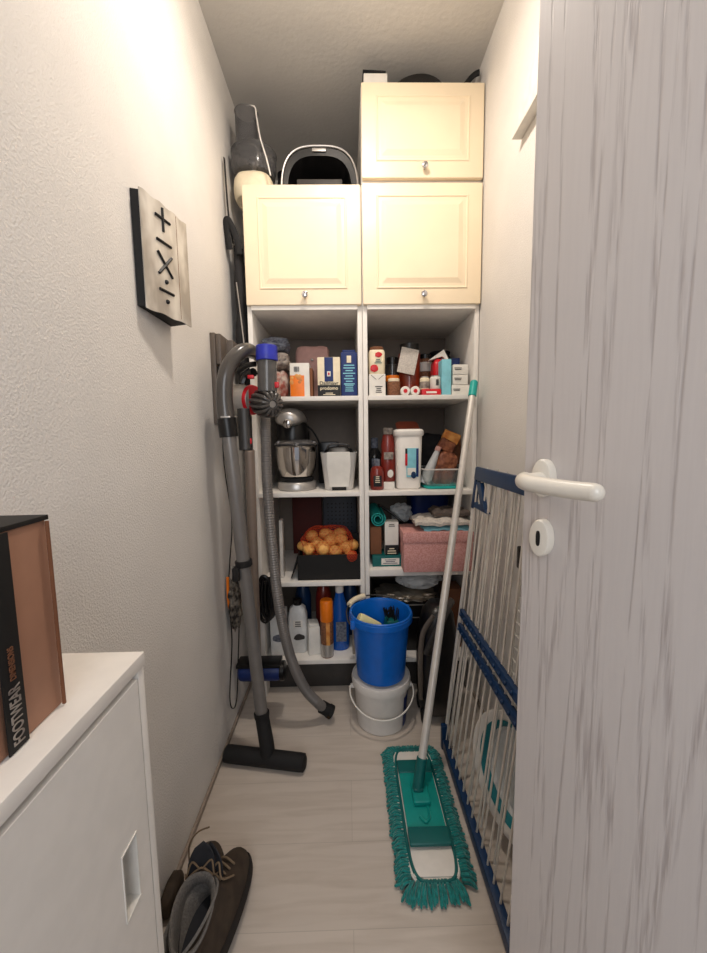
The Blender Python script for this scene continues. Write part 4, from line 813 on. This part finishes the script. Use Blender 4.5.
# ------------------------------------------------------------------ flat mop
mc = Vector((.208, 1.032, 0)); L, Wd = .205, .062
t = T('floor_mop', 'flat mop with teal chenille fringe and long aluminium pole leaning on the cabinet', 'mop', mc)
def cap_outline(hl, hw, n=48, p=5):
    return [((hw*abs(math.cos(a))**(2/p)*(1 if math.cos(a) > 0 else -1)), (hl*abs(math.sin(a))**(2/p)*(1 if math.sin(a) > 0 else -1))) for a in [2*PI*k/n for k in range(n)]]
b = MB(); b.loft([[mc+Vector((x*s, y*s, z)) for x, y in cap_outline(L, Wd+.01)] for s, z in ((.97, .002), (1, .006), (1, .016), (.98, .019))]); b.build('mop_pad', 'cloth', t)
b = MB(); rf = random.Random(2)
for (row, zz, ln) in ((0, .012, .030), (1, .017, .026), (2, .007, .033)):
    n = 150
    for k in range(n):
        tt_ = (k+rf.random()*.7)/n; per = 4*(L+Wd); s = tt_*per; 
        hl, hw = L-.005, Wd+.008
        if s < 2*hl: px_, py_, nx, ny = hw, -hl+s, 1, 0
        elif s < 2*hl+2*hw: px_, py_, nx, ny = hw-(s-2*hl), hl, 0, 1
        elif s < 4*hl+2*hw: px_, py_, nx, ny = -hw, hl-(s-2*hl-2*hw), -1, 0
        else: px_, py_, nx, ny = -hw+(s-4*hl-2*hw), -hl, 0, -1
        if abs(px_) > hw+.03: continue
        d = Vector((nx+rf.uniform(-.25, .25)+.5*(px_/hw)*abs(ny), ny+rf.uniform(-.25, .25)+.3*(py_/hl)**5*abs(nx), 0)).normalized(); ll = ln*rf.uniform(.75, 1.1)
        if ny == -1: ll *= 1.35
        q = mc+Vector((px_, py_, zz)); b.tube([q-d*.006, q+d*ll*.5+Vector((0, 0, .005)), q+d*ll+Vector((0, 0, .004-zz+.003))], .0036, 6, 3, rf=lambda i, n_: .0038 if i < n_-1 else .002)
b.build('fringe', 'chenille', t, kind='stuff')
b = MB(); b.tube([mc+Vector((x, y, .021)) for x, y in cap_outline(L-.004, Wd-.001, 60)], .0045, 6, closed=True); b.build('edge_binding', 'teald', t)
MB().bb(mc.x-.054, mc.x+.054, mc.y-.115, mc.y+.125, .0195, .028, bev=.004).build('mop_plate', 'teal', t)
b = MB(); b.bb(mc.x-.056, mc.x+.056, mc.y-.128, mc.y-.080, .0285, .040, bev=.006, seg=3); b.build('clamp_bar', 'teald', t)
b = MB(); b.bb(mc.x-.055, mc.x+.055, mc.y+.10, mc.y+.15, .021, .031, bev=.006, seg=3); b.build('end_flap', 'teald', t)
b = MB(); b.tube([mc+Vector((-.014, -.045, .029)), mc+Vector((0, -.062, .031)), mc+Vector((.014, -.045, .029)), mc+Vector((.014, -.01, .029))], .004, 8); b.box(mc+Vector((0, .02, .036)), (.05, .07, .016), bev=.006, seg=3); b.build('joint_base', 'teal', t)
for y0_, y1_ in ((.13, .19), (-.19, -.115)):
    b = MB(); b.bb(mc.x-.055, mc.x+.055, mc.y+y0_, mc.y+y1_, .0195, .0225, bev=.001); b.build('canvas_pocket', 'cloth', t, label='white canvas pocket')
p0 = mc+Vector((-.006, .03, .042)); p1 = Vector((.499, 1.505, 1.318)); dr = (p1-p0).normalized()
b = MB(); b.cyl(p0-dr*.003, p0+dr*.085, .017, .016, 20); b.box(p0, (.03, .03, .022), bev=.006, seg=3); b.build('pole_socket', 'teald', t)
b = MB(); b.cyl(p0+dr*.08, p1-dr*.06, .0125, seg=24); b.build('pole', 'alu', t)
b = MB(); b.cyl(p1-dr*.065, p1-dr*.004, .0155, .0145, 24); b.lathe([(.0145, 0), (.011, .005), (.004, .007)], p1-dr*.005, dr, 24); b.build('pole_cap', 'cap', t, label='turquoise end cap')

# ------------------------------------------------------------------ folded clothes rack
FX0, FX1 = .334, .450        # bottom (z 0) and top (z 1.0): leans towards the wall
def rx(z, off=0): return FX0+(FX1-FX0)*z+off
y0, y1 = .60, 1.262; ZT = 1.0
t = T('clothes_rack', 'folded clothes drying rack with navy bars and pale rods leaning on the right wall', 'clothes drying rack', (rx(0), .93, 0))
b = MB(); b.box((rx(.02), (y0+y1)/2, .022), (.022, y1-y0+.02, .036), bev=.005, seg=2); b.bb(rx(0)-.012, rx(0)+.012, y1-.012, y1+.008, .0, .09, bev=.004); b.build('bottom_bar', 'navy', t)
lean = math.atan(FX1-FX0)
b = MB(); b.box((rx(ZT-.02), (y0+y1+.04)/2, ZT-.02), (.020, y1-y0+.04, .045), rot=(0, lean, 0), bev=.006, seg=2); b.box((rx(.93), y1+.03, .93), (.016, .018, .14), rot=(0, lean, 0), bev=.004)
b.prism([(rx(.95)-.006, y1+.02, .955), (rx(.95)-.006, y1-.02, .955), (rx(.87)-.006, y1-.085, .875), (rx(.87)-.006, y1-.055, .875)], (.012, 0, 0)); b.prism([(rx(.87)-.006, y1-.11, .868), (rx(.87)-.006, y1+.02, .868), (rx(.885)-.006, y1+.02, .885), (rx(.885)-.006, y1-.06, .885)], (.012, 0, 0)); b.build('top_bar', 'navy', t)
b = MB(); b.box((rx(1.02, .045), .80, 1.02), (.018, .46, .03), rot=(0, lean, 0), bev=.006); b.build('wing_bar', 'navy', t)
for z, nm in ((.505, 'upper_cross_bar'), (.455, 'lower_cross_bar')):
    b = MB(); b.box((rx(z, -.004), (y0+y1)/2, z), (.016, y1-y0, .026), rot=(0, lean, 0), bev=.005)
    for k in range(18): b.blob((rx(z, -.013), y0+.02+(y1-y0-.04)*k/17, z), (.010, .012, .014), 0, sub=2)
    b.build(nm, 'navy', t)
b = MB()
for k in range(17):
    y = y0+.01+(y1-y0-.02)*k/16
    MB().cyl((rx(.03), y, .035), (rx(.515), y, .515), .003, seg=8).build('rod', 'rod', t)
    MB().cyl((rx(.515), y, .52), (rx(.965), y+.035, .975), .003, seg=8).build('rod', 'rod', t)
for k in range(9):
    y = y0+.03+(y1-y0-.06)*k/8
    MB().cyl((rx(.515, .016), y, .50), (rx(1.0, .030), y+.02+.04*k/8, 1.0), .0035, seg=8).build('wing_rod', 'wire', t)
for k in range(5):
    y = y0+.25+(y1-y0-.29)*k/4
    MB().cyl((rx(.04, .016), y, .04), (rx(.5, .016), y+.012, .5), .003, seg=8).build('wing_rod', 'wire', t)
b = MB(); b.cyl((rx(.02), y1+.002, .02), (rx(.95), y1+.034, .96), .0065, seg=12); b.build('side_tube', 'alu', t)
b = MB(); b.cyl((rx(.02, .02), y1+.012, .02), (rx(.5, .022), y1+.006, .5), .006, seg=12); b.cyl((rx(.5, .022), y1+.006, .5), (rx(1.0, .04), y1-.03, 1.0), .006, seg=12); b.build('wing_tube', 'alu', t)
b = MB(); b.box((.489, 1.05, .763), (.014, .022, .065), bev=.006, seg=3); b.cyl((.489, 1.05, .72), (.489, 1.05, .74), .004, seg=10); tag(b.build('wall_hook', 'black', loc=(.489, 1.05, .763)), 'small black clip hanging behind the rods of the drying rack', 'clip')
# wire grid behind
t = T('wire_shelf', 'white wire grid shelf leaning on the right wall behind the drying rack', 'wire shelf', (.50, .86, 0))
def wx(z): return .490+.052*z
b = MB()
for k in range(17): y = .58+.55*k/16; b.cyl((wx(.004), y, .004), (wx(.66), y, .66), .0022, seg=6)
for k in range(17): z = .006+.65*k/16; b.cyl((wx(z), .58, z), (wx(z), 1.13, z), .0025, seg=6)
b.build('wire_grid', 'wire', t)
# round collapsible tub
c = Vector((.434, .905, .222)); axd = Vector((-.93, -.34, .12)).normalized()
t = T('folding_tub', 'round white and teal collapsible tub standing on edge behind the drying rack', 'tub', (c.x, c.y, c.z-.16))
b = MB(); b.lathe([(.09, -.03), (.11, -.028), (.13, 0), (.150, .004), (.158, .010), (.157, .017), (.150, .018), (.130, .010)], c, axd, 48, capt=False, sx=1.0); b.build('tub_wall', 'pailw', t)
b = MB(); b.lathe([(.128, .009), (.131, .013), (.122, .007), (.116, .002), (.113, -.002)], c, axd, 48, capt=False, capb=False); b.build('teal_ring', 'tealg', t, label='teal folding ring')
b = MB(); b.lathe([(.113, -.002), (.104, -.012), (.08, -.016), (.02, -.018)], c, axd, 48, capb=False); b.build('tub_base', 'bagclear', t)
b = MB(); b.blob((.478, .90, .60), (.04, .16, .15), .25, 3, 4, 4, boxy=3); o = b.build('clear_bag', 'foil', loc=(.478, .90, .53)); tag(o, 'crinkled shiny clear bag behind the rods above the round tub', 'bag')

# ------------------------------------------------------------------ shoes
def outline(yh, yt, hw, n=40):
    out = []
    for k in range(n):
        a = 2*PI*k/n; s, c_ = math.sin(a), math.cos(a); y = (yh+yt)/2+(yt-yh)/2*s; ww = hw*(1+.12*s-.16*(1-abs(s))*0)
        out.append(Vector((ww*abs(c_)**.8*(1 if c_ > 0 else -1), y, 0)))
    return out
def shoe(name, label, loc, rot, s=1.0):
    Mx = Matrix.Translation(loc) @ Euler(rot).to_matrix().to_4x4() @ Matrix.Scale(s, 4)
    t = T(name, label, 'shoe', loc, 'brown hiking shoes')
    def ring(yh, yt, hw, z, tilt=0): return [Mx @ Vector((p.x, p.y, z+tilt*(p.y))) for p in outline(yh, yt, hw)]
    b = MB(); b.loft([ring(-.138, .135, .040, .0), ring(-.145, .15, .048, .006), ring(-.145, .152, .050, .022), ring(-.143, .150, .049, .028)])
    b.build('sole', 'sole', t)
    b = MB(); b.loft([ring(-.142, .146, .0475, .027), ring(-.142, .146, .048, .04), ring(-.140, .138, .046, .055), ring(-.138, .115, .044, .068, .0), ring(-.137, .085, .042, .078), ring(-.135, .055, .042, .090), ring(-.137, .032, .046, .102), ring(-.142, .026, .049, .112, -.05)], capt=False)
    b.build('upper', 'leather', t, ang=70)
    b = MB(); b.loft([ring(-.142, .026, .049, .112, -.05), ring(-.138, .023, .0465, .117, -.05), ring(-.131, .018, .042, .113, -.05), ring(-.126, .014, .036, .09), ring(-.125, .03, .032, .06)], capt=False, capb=False); b.build('lining', 'lining', t, ang=70)
    b = MB(); b.loft([ring(-.125, .03, .032, .06), ring(-.125, .08, .034, .036)], capb=False); b.build('insole', 'insole', t)
    b = MB(); R_ = []
    for k in range(7):
        f = k/6; y = .030+.030*f; z = .090+.062*f; w = .030+.007*math.sin(PI*f)-.010*f*f
        R_.append([Mx @ Vector(q) for q in ((-w, y-.006, z), (0, y+.008, z+.002), (w, y-.006, z), (w, y-.009, z-.002), (0, y+.003, z-.001), (-w, y-.009, z-.002))])
    b.loft(R_); b.build('tongue', 'insole', t, ang=60)
    b = MB()
    for k in range(4):
        y = .082-.018*k; z = .083+.0085*k; b.tube([Mx @ Vector(q) for q in ((-.032, y-.008, z-.006), (0, y+.004, z+.006), (.032, y-.008, z-.006))], .0026*s, 6, 4)
    for sg in (-1, 1): b.tube([Mx @ Vector(q) for q in ((sg*.004, .03, .115), (sg*.025, .04, .125), (sg*.035, .02, .105), (sg*.045, .045, .08))], .0023*s, 6, 5)
    b.build('laces', 'lace', t)
    return t, Mx
shoe('hiking_shoe', 'brown hiking shoe at the right of the group with its toe pointing away', (-.298, .758, .012), (0, -.34, math.radians(-8)), .97)
ts, Mx = shoe('hiking_shoe', 'brown hiking shoe with wide open grey collar beside the shoe cabinet', (-.345, .768, .036), (.10, .02, math.radians(7)), .87)
b = MB(); b.tube([at(190, 866, y=.88), at(189, 856, y=.885), at(190, 843, y=.89), at(198, 832, y=.90), at(209.5, 827, y=.905)], .0019, 6); b.build('loose_lace', 'lace', ts)
# a third shoe tucked against the wall
p = Vector((-.415, .835, .001))
tag(MB().blob((-.432, .82, .030), (.036, .08, .058), .08, 2, 3, 3, boxy=3).build('brown_shoe', 'leather', loc=(-.432, .82, 0)), 'brown shoe partly hidden between the open-collared shoe and the left wall', 'shoe')

# ------------------------------------------------------------------ lights
def light(name, typ, loc, energy, col, size=.1, rot=None, shape=None, sy=None):
    l = bpy.data.lights.new(name, typ); l.energy = energy; l.color = col
    if typ == 'POINT': l.shadow_soft_size = size
    else:
        l.size = size
        if sy: l.shape = 'RECTANGLE'; l.size_y = sy
    o = bpy.data.objects.new(name, l); COL.objects.link(o); o.location = loc
    if rot: o.rotation_euler = rot
    return o
light('bulb_light', 'POINT', (.03, .97, ZC-.13), 6.0, (1, .90, .80), .045)
dl = light('down_fill', 'AREA', (.03, .97, ZC-.125), 6.0, (1, .90, .80), .11); dl.data.shape = 'DISK'  # extra disk added at the lamp to send more light down to the floor
light('hall_daylight', 'AREA', (.05, -1.3, 1.75), 18, (.95, .97, 1), 1.0, (math.radians(80), 0, 0), sy=1.3)
w = bpy.data.worlds.new('hall'); SC.world = w; w.use_nodes = True
w.node_tree.nodes['Background'].inputs[0].default_value = (.80, .86, 1, 1); w.node_tree.nodes['Background'].inputs[1].default_value = .32

# ------------------------------------------------------------------ camera
cam = bpy.data.cameras.new('camera'); co = bpy.data.objects.new('camera', cam); COL.objects.link(co)
cam.sensor_fit = 'HORIZONTAL'; cam.sensor_width = 36; cam.lens = FPX/707*36; cam.clip_start = .02
# columns of the camera matrix: right, up, backwards, expressed in the room's axes
right = Vector((AX[0], AY[0], AZ[0])); down = Vector((AX[1], AY[1], AZ[1])); fwd = Vector((AX[2], AY[2], AZ[2]))
R3 = Matrix((right, -down, -fwd)).transposed()
co.matrix_world = Matrix.Translation(EYE) @ R3.to_4x4()
SC.camera = co
SC.view_settings.view_transform = 'Standard'; SC.view_settings.look = 'None'; SC.view_settings.gamma = 1; SC.view_settings.use_curve_mapping = False
SC.view_settings.exposure = .16
